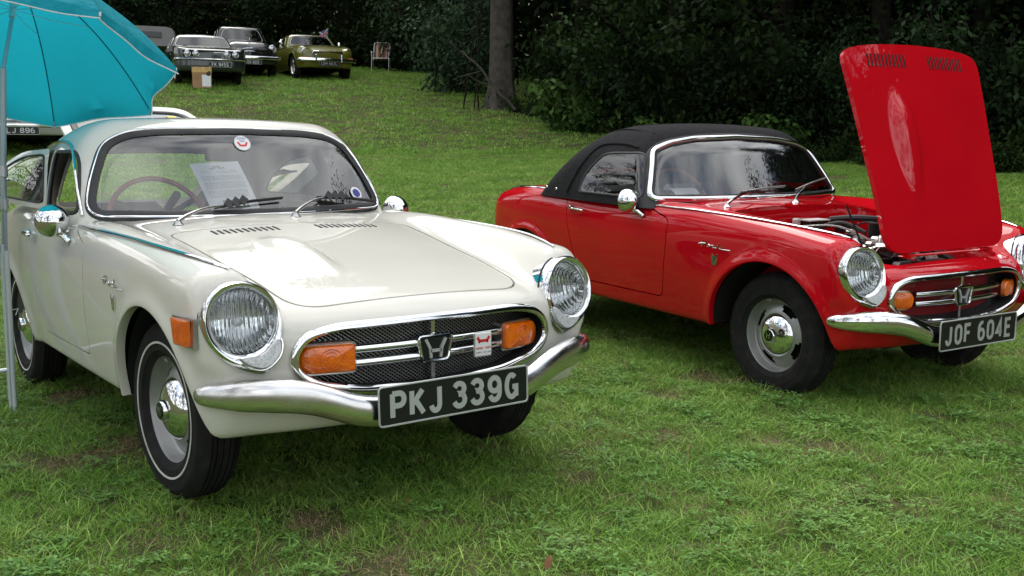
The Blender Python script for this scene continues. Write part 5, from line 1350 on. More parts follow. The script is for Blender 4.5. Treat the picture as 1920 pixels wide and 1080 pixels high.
# trees behind the photographer, mirrored in the chrome and glass
for i, (a, t, s, kd) in enumerate(((-82, 9.5, 1.1, 2), (186, 27, 1.1, 2), (197, 24, 1.0, 0), (208, 25, 1.05, 1), (219, 22, 1.0, 3), (231, 23, 1.05, 2), (-118, 19, 1.0, 1), (-95, 17, .95, 0), (-70, 21, 1.1, 1), (-48, 26, 1.1, 2), *[(az_, 21 + 5 * (j % 2) + (j % 3), 1.15, j % 4) for j, az_ in enumerate(range(46, 90, 6))], (-15, 42, 1.2, 1), (8, 45, 1.2, 0))):
    tree(kd, a, t, s, i * 1.3, ('tall tree' if i == 0 else 'leafy tree') + ' on the open side of the field, mirrored in the chrome', 'trees on the open side of the field')

n = 42000; aa = rt.uniform(44, 94, n); tt = rt.uniform(27, 38, n); x = 3.14 + tt * np.cos(np.radians(aa)); y = -1.66 + tt * np.sin(np.radians(aa)); P = np.column_stack([x, y, terrain(x, y) + rt.uniform(0, 1, n) * 14])  # unseen leaf mass, added so the raised red bonnet mirrors a solid dark
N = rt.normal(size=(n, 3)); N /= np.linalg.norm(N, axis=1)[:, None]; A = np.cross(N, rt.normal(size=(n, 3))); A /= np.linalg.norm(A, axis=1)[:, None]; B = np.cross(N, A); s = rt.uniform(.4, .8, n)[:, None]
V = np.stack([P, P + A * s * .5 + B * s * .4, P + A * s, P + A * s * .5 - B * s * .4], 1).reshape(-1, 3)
o = link('woods', fast_mesh('woods', V, np.arange(4 * n).reshape(-1, 4), LM[0])); tag(o, 'unseen dark leaf mass added on the open side of the field, mirrored in the red bonnet', 'wood', kind='stuff')
# ------------------------------------------------------------------ the two sports cars in place
HATCH_DEG = 44
car_w = empty('sports_coupe'); tag(car_w, 'cream white sports coupe with whitewall tyres, closed bonnet and raised tailgate', 'car')
F, topz, info = sports_car('W', car_w); coupe_top(car_w, F)
car_r = empty('sports_roadster'); tag(car_r, 'red sports roadster with black folding hood and its bonnet propped open', 'car')
F, topz, info = sports_car('R', car_r); open_top(car_r, F, info)
car_r.rotation_mode = 'QUATERNION'; car_r.rotation_quaternion = Matrix([[.995, .099, .03], [-.098, .995, -.009], [-.031, .006, 1.]]).to_quaternion(); car_r.location = (.224, 2.672, -.012)
# papers lying behind the screens
def sheet(name, corners, label, lines, title=None, photo=False, parent_M=None):
    c = [np.array(p, float) for p in corners]; MWl = parent_M or Matrix.Identity(4)
    mb = MB(); n = 8; V = []; F_ = []
    up = -np.cross(c[1] - c[0], c[3] - c[0]); up /= np.linalg.norm(up)
    def pt(u, v, h=0): p = (c[0] * (1-u) + c[1] * u) * (1-v) + (c[3] * (1-u) + c[2] * u) * v; return p + up * (h + .006 * math.sin(v * 3.1) * 1.)
    for i in range(n + 1): V += [pt(0, i / n), pt(1, i / n)]
    F_ = [(2*i, 2*i+1, 2*i+3, 2*i+2) for i in range(n)]; mb.add([MWl @ Vector(v) for v in V], F_); o = mb.build(name, PAPER); tag(o, label, 'sheet')
    mb = MB(); W = np.linalg.norm(c[1] - c[0]); H = np.linalg.norm(c[3] - c[0]); t3 = lambda a, b, h: MWl @ Vector(pt(a / W, 1 - b / H, .0008))
    if title:
        for tx, yy, hh in title: tiny_text(mb, tx, W / 2, yy * H, hh, t3, .6, .14, 0)
    mb.build('heading', INK, o, smooth=False)
    mb = MB(); r = np.random.default_rng(5)
    for y0, x0, x1 in lines:
        x = x0
        while x < x1:
            w = r.uniform(.02, .07); stroke([(x * W, y0 * H), (min(x + w, x1) * W, y0 * H)], .0022, 0, mb, t3); x += w + .015
    mb.build('text_lines', INKL, o, smooth=False)
    if photo:
        mb = MB(); mb.add([t3(a * W, b * H, 0) + Vector(up) * .001 for a, b in ((.30, .03), (.80, .03), (.80, .19), (.30, .19))], [(0, 1, 2, 3)]); mb.build('printed_picture', mat('print_green', (.20, .26, .20), .6), o, smooth=False)
        mb = MB(); mb.add([t3(a * W, b * H, 0) + Vector(up) * .002 for a, b in ((.38, .06), (.74, .06), (.76, .10), (.66, .12), (.60, .155), (.48, .155), (.43, .12), (.36, .10))], [tuple(range(8))]); mb.build('printed_car', mat('print_white', (.62, .62, .60), .6), o, smooth=False)
    return o
ls = [(.80 , .12, .30), (.80, .45, .88), (.765, .5, .9)] + [(y, .10, .92) for y in np.arange(.70, .60, -.026)] + [(y, .10, .92) for y in np.arange(.57, .42, -.026)] + [(y, .10, .90) for y in np.arange(.39, .24, -.026)]
sheet('information_sheet', [(-.892, -.215, 1.035), (-.885, -.015, 1.045), (-.775, .028, .858), (-.790, -.168, .850)], 'printed white sheet leaning behind the windscreen of the cream coupe', ls, [('HONDA', .905, .009), ('S800 COUPE', .865, .008)], True)
RMX = car_r.rotation_quaternion.to_matrix().to_4x4(); RMX.translation = Vector((.224, 2.672, -.012))
sheet('entry_card', [(-.86, -.50, .885), (-.84, -.345, .888), (-.79, -.34, .858), (-.80, -.50, .857)], 'small white card on the dashboard behind the windscreen of the red roadster', [(.5, .35, .6)], None, False, RMX)
# ------------------------------------------------------------------ umbrella
TEAL = bpy.data.materials.new('turquoise_cloth'); TEAL.use_nodes = True; n_ = TEAL.node_tree; b_ = n_.nodes['Principled BSDF']; b_.inputs['Roughness'].default_value = .75; b_.inputs['Specular IOR Level'].default_value = .2
tcu = n_.nodes.new('ShaderNodeTexCoord'); cc = noise_col(n_, tcu.outputs['Object'], 4, (.014, .33, .42), (.020, .38, .475), .3, .7); n_.links.new(cc, b_.inputs['Base Color'])
tl = n_.nodes.new('ShaderNodeBsdfTranslucent'); tl.inputs[0].default_value = (.014, .43, .55, 1); ms = n_.nodes.new('ShaderNodeMixShader'); ms.inputs[0].default_value = .55
n_.links.new(b_.outputs[0], ms.inputs[1]); n_.links.new(tl.outputs[0], ms.inputs[2]); n_.links.new(ms.outputs[0], n_.nodes['Material Output'].inputs[0])
wv = n_.nodes.new('ShaderNodeTexNoise'); wv.inputs['Scale'].default_value = 9; wv.inputs['Detail'].default_value = 3; bp = n_.nodes.new('ShaderNodeBump'); bp.inputs['Strength'].default_value = .8; bp.inputs['Distance'].default_value = .05; n_.links.new(tcu.outputs['Object'], wv.inputs['Vector']); n_.links.new(wv.outputs['Fac'], bp.inputs['Height']); n_.links.new(bp.outputs[0], b_.inputs['Normal'])
A_ = np.array([-.287, .187, .94]); A_ /= np.linalg.norm(A_); U_ = np.cross(A_, [0, 0, 1]); U_ /= np.linalg.norm(U_); V_ = np.cross(A_, U_); AP = np.array([-1.679, -.643, 1.831]); RU, DU = .672, .398
um = empty('garden_umbrella', (-1.70, -.765, 0)); tag(um, 'turquoise sunshade tilted over the roof of the cream coupe', 'umbrella'); OFF = np.array([-1.70, -.765, 0])
def upt(i, s, sag=0.):
    q = 1.65 - i * PI / 4; f = i - math.floor(i); k = 1 - sag * (1 - math.cos(PI / 4)) * (4 * f * (1 - f)) ** .8 * (1 - .10)
    r = RU * s; d = DU * s * s; dr = 1 - .045 * 4 * f * (1 - f)
    kk = math.cos(PI / 8) / math.cos(((f + .5) % 1 - .5) * PI / 4 if False else (f - .5) * PI / 4)
    return AP + r * kk * dr * (math.cos(q) * U_ + math.sin(q) * V_) - A_ * (d - .020 * 4 * f * (1 - f) * s) - OFF
for i in range(8):
    V = []; F_ = []; ns, nu = 14, 10
    for a in range(ns + 1):
        for b in range(nu + 1): V.append(upt(i + min(b / nu, .9999), .02 + .98 * a / ns))
    for a in range(ns):
        for b in range(nu): F_.append((a*(nu+1)+b, a*(nu+1)+b+1, (a+1)*(nu+1)+b+1, (a+1)*(nu+1)+b))
    b0 = len(V)     # valance, hanging with a soft wave
    for b in range(nu + 1):
        f = b / nu; p = upt(i + min(f, .9999), 1.); c = p - (AP - OFF); c = c - A_ * (c @ A_); c /= np.linalg.norm(c)
        V.append(p - A_ * (.030 + .022 * math.sin(f * PI)) + c * (.004 + .008 * math.sin(f * 9 + i)))
    for b in range(nu): F_.append((ns*(nu+1)+b, ns*(nu+1)+b+1, b0+b+1, b0+b))
    mb = MB(); mb.add(V, F_); pn = mb.build('canopy_panel', TEAL, um)
    mb = MB(); mb.tube([V[b0 + b] for b in range(nu + 1)], .0028, 5); mb.build('hem', mat('white_piping', (.62, .68, .70), .7), pn)
    mb = MB(); mb.tube([upt(i, s) - A_ * .007 for s in np.linspace(.03, 1.0, 16)], .0028, 6); mb.build('rib', mat('dark_teal_steel', (.02, .16, .20), .5, .3), um)
    m_ = upt(i, .512) - A_ * .008; h = AP - A_ * .168 - OFF; mb = MB(); mb.tube([h, h * .5 + m_ * .5 - A_ * .01, m_], .0018, 5); mb.build('stretcher', mat('pale_wire', (.42, .62, .64), .4, .4), um)
    mb = MB(); e1 = upt(i, 1.); mb.tube([e1 - A_ * .004, e1 - A_ * .022], .005, 6); mb.build('rib_tip', PLATES, um)
PW = mat('umbrella_pole_paint', (.42, .50, .54), .35, .4)
hub = AP - A_ * .168 - OFF; mb = MB(); mb.tube([hub + A_ * .03, hub - A_ * .035], .013, 14); mb.build('hub', mat('white_plastic', (.6, .66, .68), .5), um)
J = np.array([-1.575, -.735, 1.425]) - OFF
mb = MB(); mb.tube([AP - OFF, hub, hub - A_ * .05], .0085, 12); mb.tube([hub - A_ * .05, J], .0085, 12); mb.build('upper_pole', PW, um)
mb = MB(); mb.tube([J, np.array([-1.60, -.755, 1.0]) - OFF, np.array([-1.66, -.762, .55]) - OFF, (0, 0, -.1)], .0125, 14); mb.build('lower_pole', PW, um)
for z, w in ((1.0, .018), (.86, .017)):
    mb = MB(); c = np.array([-1.60 - (1.0 - z) * .13, -.755, z]) - OFF; mb.tube([c + [0, 0, .022], c - [0, 0, .022]], w, 12); mb.build('pole_collar', PLATES, um)
# ------------------------------------------------------------------ folding camp chair at the left
ch = empty('folding_chair', (-1.52, -.84, 0)); tag(ch, 'folded camp chair with navy blue seat cloth beside the sunshade pole', 'chair'); CO = np.array([-1.52, -.84, 0])
TUBE = mat('painted_tube', (.52, .58, .60), .35, .3)
for (p, q) in (((-1.50, -.80, .12), (-1.49, -.800, .70)), ((-1.44, -.797, .12), (-1.40, -.800, .68)), ((-1.62, -1.12, .10), (-1.44, -.835, .66)), ((-1.52, -1.16, .02), (-1.58, -1.12, .95))):
    mb = MB(); mb.tube([np.array(p) - CO + [0, 0, -.12], np.array(p) - CO, np.array(q) - CO], .0095, 10); mb.build('leg', TUBE, ch)
mb = MB(); mb.tube([np.array(p) - CO for p in ((-1.50, -.803, .17), (-1.58, -1.12, .15))], .009, 8); mb.tube([np.array(p) - CO for p in ((-1.495, -.803, .42), (-1.40, -.77, .44), (-1.30, -.80, .43))], .002, 5); mb.build('stretcher', TUBE, ch)
V = []; F_ = []
for i in range(9):
    for j in range(7):
        u, v = i / 8, j / 6; V.append(np.array([-1.475 - .02 * u, -.815 - .34 * u, .66 + .25 * v + .012 * math.sin(u * 7 + v * 3)]) - CO + np.array([.014 * math.sin(v * 5 + u * 4), 0, 0]))
F_ = [(i*7+j, (i+1)*7+j, (i+1)*7+j+1, i*7+j+1) for i in range(8) for j in range(6)]
mb = MB(); mb.add(V, F_); mb.build('seat_cloth', mat('navy_cloth', (.015, .03, .12), .85, noise=(40, (.03, .05, .16), .4, .7)), ch)
# ------------------------------------------------------------------ far cars (same construction, other proportions)
def far_F(sp):
    zc, zr, yr, w, nx = crv(*sp['zc']), crv(*sp['zr']), crv(*sp['yr']), crv(*sp['w']), crv(*sp['nx']); xr = sp['xr']; kk = sp.get('k', .10); zb = sp['zb']
    def F(x, y, z):
        a = np.sqrt(y * y + 1e-6); rise = sst((a - sp['r0']) / (yr(x) - sp['r0'] + .02)); zt = zc(x) + (zr(x) - zc(x)) * rise - .04 * a * a
        dz = z - sp['zm']; wd = w(x) - np.where(dz > 0, sp['sh'] * dz * dz, .25 * dz * dz)
        for e in sp['arch']: wd = wd + .015 * np.exp(-(np.maximum(ell(x, z, e), 0) / .04) ** 2)
        f = smax((z - zt) * .96, a - wd, kk)
        f = smax(f, (x - (nx(a) - sp['lean'] * np.maximum(z - sp['zf'], 0) - 1.6 * np.maximum(.40 - z, 0) ** 2)) * .95, sp.get('kf', .08)); f = smax(f, -x - xr, .15)
        return smax(f, zb - z, .03)
    return F
def far_G(sp):
    gz = crv(*sp['roof']); x0, z0, ln, cv = sp['scr']; 
    def G(x, y, z):
        a = np.sqrt(y * y + 1e-6); q = z - sp['belt']; tp = sp['taper'] * np.maximum(sp['tx'] - x, 0) ** 2
        f = smax(a - (sp['gw'] - sp['gl'] * q - tp), (z - (gz(x) - .07 * a * a)) * .93, .10); f = smax(f, (x - (x0 - ln * (z - z0) - cv * a * a)) * .85, .07); return smax(f, sp['belt'] - .04 - z, .01)
    return G
def cap_disc(r, h): return [(.0, h), (r * .6, h), (r * .93, h * .6), (r, 0)]
def simple_wheel(parent, x, y, R, side, rim_m, wire=False, tw=.08):
    w = empty('wheel', parent=parent); w.location = (x, side * y, R - .01); w.rotation_euler = (0, 0, rad(-90 if side < 0 else 90))
    mb = MB(); mb.lathe([(R * .60, -tw), (R * .9, -tw), (R, -tw * .6), (R, tw * .6), (R * .9, tw), (R * .62, tw * .9)], 36); mb.build('tyre', TYRE, w)
    mb = MB(); mb.lathe([(R * .62, tw * .88), (R * .60, tw * .9), (R * .56, tw * .6), (R * .50, tw * .1), (R * .2, tw * .25), (0, tw * .25)], 32); mb.build('rim', rim_m, w)
    mb = MB(); mb.lathe([(R * .2, tw * .25), (R * .17, tw * .8), (0, tw * .9)], 20)
    if wire:
        for k in range(20): a = k * PI / 10; mb.tube([(tw * .7, .04 * math.cos(a), .04 * math.sin(a)), (tw * .55, R * .56 * math.cos(a + .25), R * .56 * math.sin(a + .25))], .004, 4)
    mb.build('hub_cap', CHROME, w)
def far_car(name, label, sp, pos, rz, paint, extra):
    root = empty(name, pos, rz); tag(root, label, 'car'); S = surfnet(far_F(sp), (-sp['xr'] - .15, -1.0, .15), (1.1, 1.0, 1.15), .030)
    if sp.get('tilt'): root.rotation_euler = (0, sp['tilt'], rz)
    for e in sp['arch']: _, S = cut(S, lambda P, e=e: np.maximum(ell(P[:, 0], P[:, 2], e), .5 - np.abs(P[:, 1])))
    put('body', flange(S, .02), paint, root)
    mb = MB()
    for e in sp['arch']: mb.box((e[0], 0, .52), (e[2] * 1.9, 1.0, .6))
    mb.box((-1.2, 0, .33), (3.2, 1.1, .16)); mb.build('underbody', BLACK, root, smooth=False)
    G = surfnet(far_G(sp), (-sp['xr'] - .1, -.85, .6), (.4, .85, 1.6), .026); G = cut(G, lambda P: sp['belt'] - .02 - P[:, 2])[0]
    q = rounded(sp['screen'] + [(-a, b) for a, b in sp['screen'][::-1][1:-1]], .05, 5); x0 = sp['scr'][0]
    sc, G = cut(G, lambda P: np.maximum(sdpoly(P[:, [1, 2]], q), (x0 - .72) - P[:, 0])); ls_ = biggest(loops(sc))
    wn = []
    for poly in sp['side']:
        qq = rounded(poly, .035, 5); a, G = cut(G, lambda P: np.maximum(sdpoly(P[:, [0, 2]], qq), .4 - np.abs(P[:, 1]))); wn.append(a)
    put('roof', flange(G, .03), sp.get('roofpaint', paint), root); gl = glass('far_glass', (.30, .33, .33), 1.0); put('windscreen', sc, gl, root); frame_from(ls_, 'screen_trim', STEELG, root, .010, .008, n=80, seg=6)
    for a in wn:
        for Fd in split_sign(a):
            if Fd: put('side_window', compact(a.V, a.N, Fd), gl, root)
        for lp in loops(a):
            if len(lp[0]) > 14: frame_from(lp, 'window_trim', STEELG, root, .007, .006, n=50, seg=6)
    mb = MB(); mb.box((x0 - .9, 0, .62), (1.7, 1.1, .10)); 
    for y in (-.32, .32): mb.box((x0 - 1.15, y, .90), (.14, .42, .5), bev=.05)
    mb.build('cabin', DARKIN, root)
    extra(root, sp); return root
def round_lamp(root, x, y, z, r, name='headlamp', m=None, glassm=True):
    mb = MB(); mb.lathe([(r * 1.18, -.03), (r * 1.18, .01), (r * 1.02, .022), (r * .96, .01)], 24, M=Matrix.Translation((x, y, z))); h = mb.build(name, CHROME, root)
    mb = MB(); mb.lathe([(r, .004), (r * .6, .014), (0, .018)], 24, M=Matrix.Translation((x, y, z))); mb.build('lens', m or mat('lamp_face', (.62, .65, .66), .08, .6, coat=1., noise=(60, (.30, .32, .33), .4, .7)), h)
def blade_bumper(root, x, hw, z, h, curve=.10, wrap=.25, name='bumper', m=None):
    P = catmull([(x - wrap, -hw, z), (x - wrap * .35, -hw + .02, z), (x - .03, -hw * .75, z), (x + curve * .4, 0, z), (x - .03, hw * .75, z), (x - wrap * .35, hw - .02, z), (x - wrap, hw, z)], 6)
    mb = MB(); mb.tube(P, 1., 8, flat=(.022, h, (0, 0, 1))); return mb.build(name, m or CHROME, root)
GOLD = mat('olive_gold_paint', (.135, .135, .014), .3, .0, coat=1.); DGREEN = mat('dark_green_paint', (.016, .028, .022), .3, coat=1.); BLACKP = mat('black_paint', (.012, .013, .015), .22, coat=1.); SILV = mat('pale_grey_paint', (.50, .51, .50), .3, coat=1.)
def ex_gt(r, sp):
    for s in (-1, 1):
        round_lamp(r, .60, s * .56, .63, .088); mb = MB(); mb.box((.665, s * .60, .475), (.04, .17, .06), bev=.015); mb.build('side_lamp', mat('orange_clear_lens', (.55, .18, .05), .2), r)
        mb = MB(); mb.box((.80, s * .34, .47), (.045, .045, .20), bev=.018); mb.build('overrider', CHROME, r)
        mb = MB(); mb.lathe([(0, .03), (.05, .02), (.06, 0), (.055, -.02), (0, -.03)], 16, M=Matrix.Translation((-.80, s * .80, .99))); mb.tube([(-.8, s * .8, .97), (-.78, s * .73, .90)], .010, 6); mb.build('door_mirror', CHROME, r)
    blade_bumper(r, .78, .76, .43, .045)
    mb = MB(); mb.box((.685, 0, .575), (.03, .80, .135), bev=.02); g = mb.build('grille', BLACK, r)
    mb = MB()
    for y in np.linspace(-.36, .36, 25): mb.box((.702, y, .575), (.006, .006, .115))
    mb.build('grille_slat', mat('dark_slat', (.12, .12, .12), .4, .8), g, smooth=False)
    mb = MB(); mb.tube([(.70, a, b) for a, b in rounded([(-.41, .50), (.41, .50), (.39, .65), (-.39, .65)], .04, 4)], .010, 6, True); mb.build('grille_trim', CHROME, g)
    number_plate(r, 'LDH 667L', .52, .11, (.80, 0, .345), Matrix.Identity(4), chh=.075, chw=.046, sw=.012)
    mb = MB(); mb.tube([(-.87, -.62, 1.235), (-.83, -.62, 1.46)], .006, 6); 
    for s in (-1, 1):
        for x, rr in ((0, .31), (-2.31, .31)): simple_wheel(r, x, .66, .31, s, STEELG, True)
    mb.tube([(-.85, 0.3, 1.2), (-.85, .3, 1.2)], .001, 3)
    for s in (-1, 1): mb2 = MB(); mb2.tube([(-.60, s * .2 - .2, .90), (-.74, s * .2 + .15, .97)], .008, 5); mb2.build('wiper', BLACK, r)
    mb2 = MB(); mb2.box((-1.02, -.30, 1.03), (.01, .34, .26)); mb2.build('notice', PAPER, r, smooth=False)
    mb2 = MB(); mb2.tube([(.2, 0, .853), (.55, 0, .735)], .006, 5); mb2.build('bonnet_trim', CHROME, r)
GT = dict(zc=([-3.2, -2.8, -2.0, -.7, -.3, .2, .5, .66, .8], [.78, .85, .89, .90, .885, .85, .76, .68, .60]), zr=([-3.2, -2.6, -1.5, -.5, .2, .55, .8], [.74, .85, .90, .90, .86, .78, .66]), yr=([-3.2, -2, 0, .6, .8], [.55, .66, .66, .60, .56]), w=([-3.2, -2.7, -1.5, -.3, .3, .6, .8], [.62, .72, .76, .76, .745, .70, .62]),
   nx=([0, .3, .5, .65, .76], [.72, .71, .69, .62, .42]), xr=3.08, zb=.24, r0=.40, zm=.62, sh=1.0, arch=[(0, .28, .365, .365), (-2.31, .28, .365, .365)], lean=.35, zf=.60,
   roof=([-3.1, -2.7, -2.2, -1.7, -1.2, -.85], [.88, .98, 1.14, 1.225, 1.25, 1.225]), scr=(-.62, .90, .78, .22), belt=.88, taper=.06, tx=-1.6, gw=.70, gl=.42, screen=[(0, 1.20), (.40, 1.19), (.50, 1.15), (.60, .93), (.56, .915), (0, .92)],
   side=[[(-.95, .92), (-1.12, 1.14), (-1.45, 1.17), (-1.45, .92)], [(-1.52, .92), (-1.52, 1.17), (-1.9, 1.15), (-2.3, 1.02), (-2.45, .92)]])
def place(a_deg, t): x, y = polar(dir_az(a_deg), t); return (x, y, float(terrain(x, y)) + .0)
az = lambda dx, dy: math.degrees(math.atan2(dy, dx))
gt_pos = place(az(-.8905, .455) + .3, 29.2)
gt = far_car('gt_coupe', 'olive gold coupe with wire wheels parked uphill before the dark wood', GT, gt_pos, rad(-10), GOLD, ex_gt); gt.scale = (1.05, 1.05, 1.05)
# flag on its roof
fx = empty('flag', (gt_pos[0], gt_pos[1], gt_pos[2]), rad(-10)); tag(fx, 'small red, white and blue flag flying above the olive gold coupe', 'flag')
mb = MB(); mb.tube([(-.95, .52, 1.16), (-.93, .53, 1.50)], .006, 6); mb.build('flag_pole', PLATES, fx)
FB = mat('flag_blue', (.03, .05, .28), .8); FR = mat('flag_red', (.55, .03, .03), .8); FW = mat('flag_white', (.7, .7, .7), .8)
fl = lambda u, v, h: (-.935 - .02 * math.sin(u * 9) + h, .52 - .24 * u, 1.25 + .24 * v - .11 * u + .0 * h)
mb = MB(); mb.add([fl(i / 6, j, 0) for i in range(7) for j in (0, 1)], [(2*i, 2*i+2, 2*i+3, 2*i+1) for i in range(6)]); f0 = mb.build('flag_cloth', FB, fx)
mb = MB(); [stroke(p, .14, .003, mb, lambda a, b, h: fl(a, b, h)) for p in ([(0, .5), (.5, .5), (1, .5)], [(.5, 0), (.5, 1)])]; mb.build('flag_cross', FR, f0, smooth=False)
mb = MB(); [stroke(p, .09, .0015, mb, lambda a, b, h: fl(a, b, h)) for p in ([(0, 0), (.5, .5), (1, 1)], [(0, 1), (.5, .5), (1, 0)])]; [stroke(p, .24, .0008, mb, lambda a, b, h: fl(a, b, h)) for p in ([(0, .5), (.5, .5), (1, .5)], [(.5, 0), (.5, 1)])]; mb.build('flag_saltire', FW, f0, smooth=False)
def ex_quad(r, sp):
    mb = MB(); mb.box((.80, 0, .66), (.05, 1.32, .17), bev=.02); g = mb.build('grille', BLACK, r)
    for s in (-1, 1):
        for y in (.36, .56): round_lamp(r, .83, s * y, .66, .070)
        for x in (0, -2.64): simple_wheel(r, x, .70, .31, s, WHEELG)
        mb = MB(); mb.tube([(-.52, s * .25 - .25, .97), (-.66, s * .25 + .15, 1.03)], .008, 5); mb.build('wiper', BLACK, r)
    mb = MB(); mb.tube([(.80, -.68, .755), (.83, 0, .757), (.80, .68, .755)], 1, 6, flat=(.012, .010, (0, 0, 1))); mb.tube([(.81, -.30, .70), (.83, .30, .70)], .008, 6); mb.build('grille_trim', CHROME, g)
    blade_bumper(r, .87, .84, .535, .022, m=CHROME)
    number_plate(r, 'FK 945S', .52, .12, (.90, .18, .42), Matrix.Identity(4), chh=.085, chw=.050, sw=.013)
    mb = MB(); mb.box((-1.05, .42, 1.08), (.01, .10, .06)); mb.build('tax_disc', PAPER, r, smooth=False)
QUAD = dict(zc=([-3.7, -3.0, -.7, -.3, .2, .6, .85], [.86, .92, .96, .945, .90, .83, .76]), zr=([-3.7, -2.6, -.5, .3, .7, .9], [.84, .93, .95, .90, .83, .76]), yr=([-3.7, -2, 0, .9], [.7, .75, .75, .72]), w=([-3.7, -2.7, -1.5, -.3, .5, .9], [.78, .85, .86, .86, .85, .80]),
   nx=([0, .3, .6, .75, .88], [.84, .83, .80, .74, .50]), xr=3.55, zb=.26, r0=.45, zm=.68, sh=1.0, arch=[(0, .30, .37, .37), (-2.64, .30, .37, .37)], lean=.25, zf=.66,
   roof=([-3.6, -3.0, -2.3, -1.6, -1.1, -.8], [1.0, 1.2, 1.29, 1.32, 1.31, 1.27]), scr=(-.50, .95, .95, .20), belt=.94, taper=.03, tx=-1.6, gw=.76, gl=.45, screen=[(0, 1.28), (.44, 1.265), (.55, 1.22), (.68, .985), (.64, .965), (0, .97)],
   side=[[(-.98, .98), (-1.18, 1.22), (-1.7, 1.25), (-1.7, .98)], [(-1.76, .98), (-1.76, 1.25), (-2.5, 1.22), (-2.7, .98)]], k=.06, kf=.06)
far_car('quad_lamp_coupe', 'dark green estate coupe with four round headlamps, behind the cardboard box', QUAD, place(az(-.9335, .356), 26.7), rad(-13), DGREEN, ex_quad)
def ex_sal(r, sp):
    for s in (-1, 1):
        round_lamp(r, .62, s * .60, .72, .085)
        for x in (0, -2.6): simple_wheel(r, x, .68, .32, s, WHEELG)
    for z, hw in ((.60, .42), (.68, .36)):
        mb = MB(); mb.tube(catmull([(.66, -hw, z - .06), (.75, -hw * .5, z), (.78, 0, z + .02), (.75, hw * .5, z), (.66, hw, z - .06)], 5), 1, 6, flat=(.012, .010, (0, 0, 1))); mb.build('grille_bar', CHROME, r)
    blade_bumper(r, .86, .80, .44, .045); mb = MB(); mb.tube([(.45, 0, .90), (.56, 0, .90), (.60, 0, .96)], [.01, .014, .006], 6); mb.build('bonnet_mascot', CHROME, r)
    number_plate(r, 'NSS 823', .52, .11, (.88, 0, .33), Matrix.Identity(4), chh=.075, chw=.048, sw=.012)
    mb = MB(); mb.box((-.95, .40, 1.10), (.01, .12, .10)); mb.build('notice', PAPER, r, smooth=False)
SAL = dict(zc=([-3.6, -3.0, -.7, -.2, .3, .6, .8], [.80, .95, 1.0, .985, .93, .85, .74]), zr=([-3.6, -2.6, -.5, .3, .7], [.78, .90, .92, .86, .76]), yr=([-3.6, -2, 0, .8], [.62, .70, .68, .62]), w=([-3.6, -2.7, -1.5, -.3, .4, .8], [.68, .79, .80, .80, .78, .70]),
   nx=([0, .3, .5, .65, .78], [.76, .72, .68, .62, .42]), xr=3.45, zb=.28, r0=.35, zm=.66, sh=.9, arch=[(0, .30, .37, .36), (-2.6, .30, .37, .36)], lean=.5, zf=.66,
   roof=([-3.2, -2.8, -2.3, -1.6, -1.1, -.8], [1.05, 1.26, 1.40, 1.48, 1.47, 1.40]), scr=(-.55, 1.0, .62, .35), belt=.96, taper=.05, tx=-1.6, gw=.70, gl=.30, screen=[(0, 1.40), (.36, 1.38), (.48, 1.32), (.58, 1.04), (.53, 1.02), (0, 1.03)],
   side=[[(-.95, 1.02), (-1.08, 1.34), (-1.6, 1.38), (-1.6, 1.02)], [(-1.68, 1.02), (-1.68, 1.38), (-2.2, 1.34), (-2.4, 1.02)]], k=.14, kf=.14)
far_car('old_saloon', 'black rounded old saloon half hidden between the green and gold cars', SAL, place(157.1, 29.3), rad(-14), BLACKP, ex_sal)
def ex_slat(r, sp):
    mb = MB(); mb.box((.70, 0, .60), (.06, 1.36, .26), bev=.02); g = mb.build('grille', BLACK, r)
    for z in np.linspace(.49, .715, 12): mb = MB(); mb.box((.735, 0, z), (.014, 1.32, .008)); mb.build('grille_slat', CHROME, g, smooth=False)
    for y in np.linspace(-.6, .6, 7): mb = MB(); mb.box((.738, y, .60), (.010, .012, .235)); mb.build('grille_post', CHROME, g, smooth=False)
    for s in (-1, 1):
        round_lamp(r, .745, s * .56, .62, .085)
        for x in (0, -2.4): simple_wheel(r, x, .64, .30, s, WHEELG)
    mb = MB(); mb.tube([(.70, -.72, .475), (.74, 0, .475), (.70, .72, .475)], 1, 6, flat=(.014, .022, (0, 0, 1))); mb.build('front_rail', mat('pale_rail', (.5, .5, .5), .35, .6), r)
    blade_bumper(r, .84, .72, .40, .030, curve=.05, wrap=.16)
    number_plate(r, 'PLJ 896', .56, .115, (.875, .0, .325), Matrix.Identity(4), chh=.080, chw=.060, sw=.012)
SLT = dict(zc=([-3.2, -2.6, -.7, -.2, .3, .75], [.84, .92, .95, .935, .88, .78]), zr=([-3.2, -2.6, -.5, .3, .75], [.84, .92, .95, .89, .80]), yr=([-3.2, -2, 0, .9], [.62, .68, .68, .66]), w=([-3.2, -2.7, -1.5, -.3, .5, .8], [.70, .77, .78, .78, .77, .74]),
   nx=([0, .3, .6, .72, .8], [.73, .725, .71, .66, .45]), xr=3.0, zb=.26, r0=.45, zm=.66, sh=.8, arch=[(0, .29, .35, .35), (-2.4, .29, .35, .35)], lean=.15, zf=.70,
   roof=([-3.0, -2.4, -2.0, -1.6, -1.1, -.8], [1.0, 1.25, 1.36, 1.40, 1.39, 1.34]), scr=(-.50, .95, .60, .20), belt=.93, taper=.03, tx=-1.4, gw=.70, gl=.30, screen=[(0, 1.33), (.44, 1.31), (.52, 1.27), (.62, .99), (.58, .97), (0, .98)],
   side=[[(-.88, .98), (-1.02, 1.27), (-1.5, 1.30), (-1.5, .98)], [(-1.56, .98), (-1.56, 1.30), (-2.1, 1.27), (-2.3, .98)]], k=.05, kf=.05)
sp_pos = place(az(-.9795, .2010), 17.6)
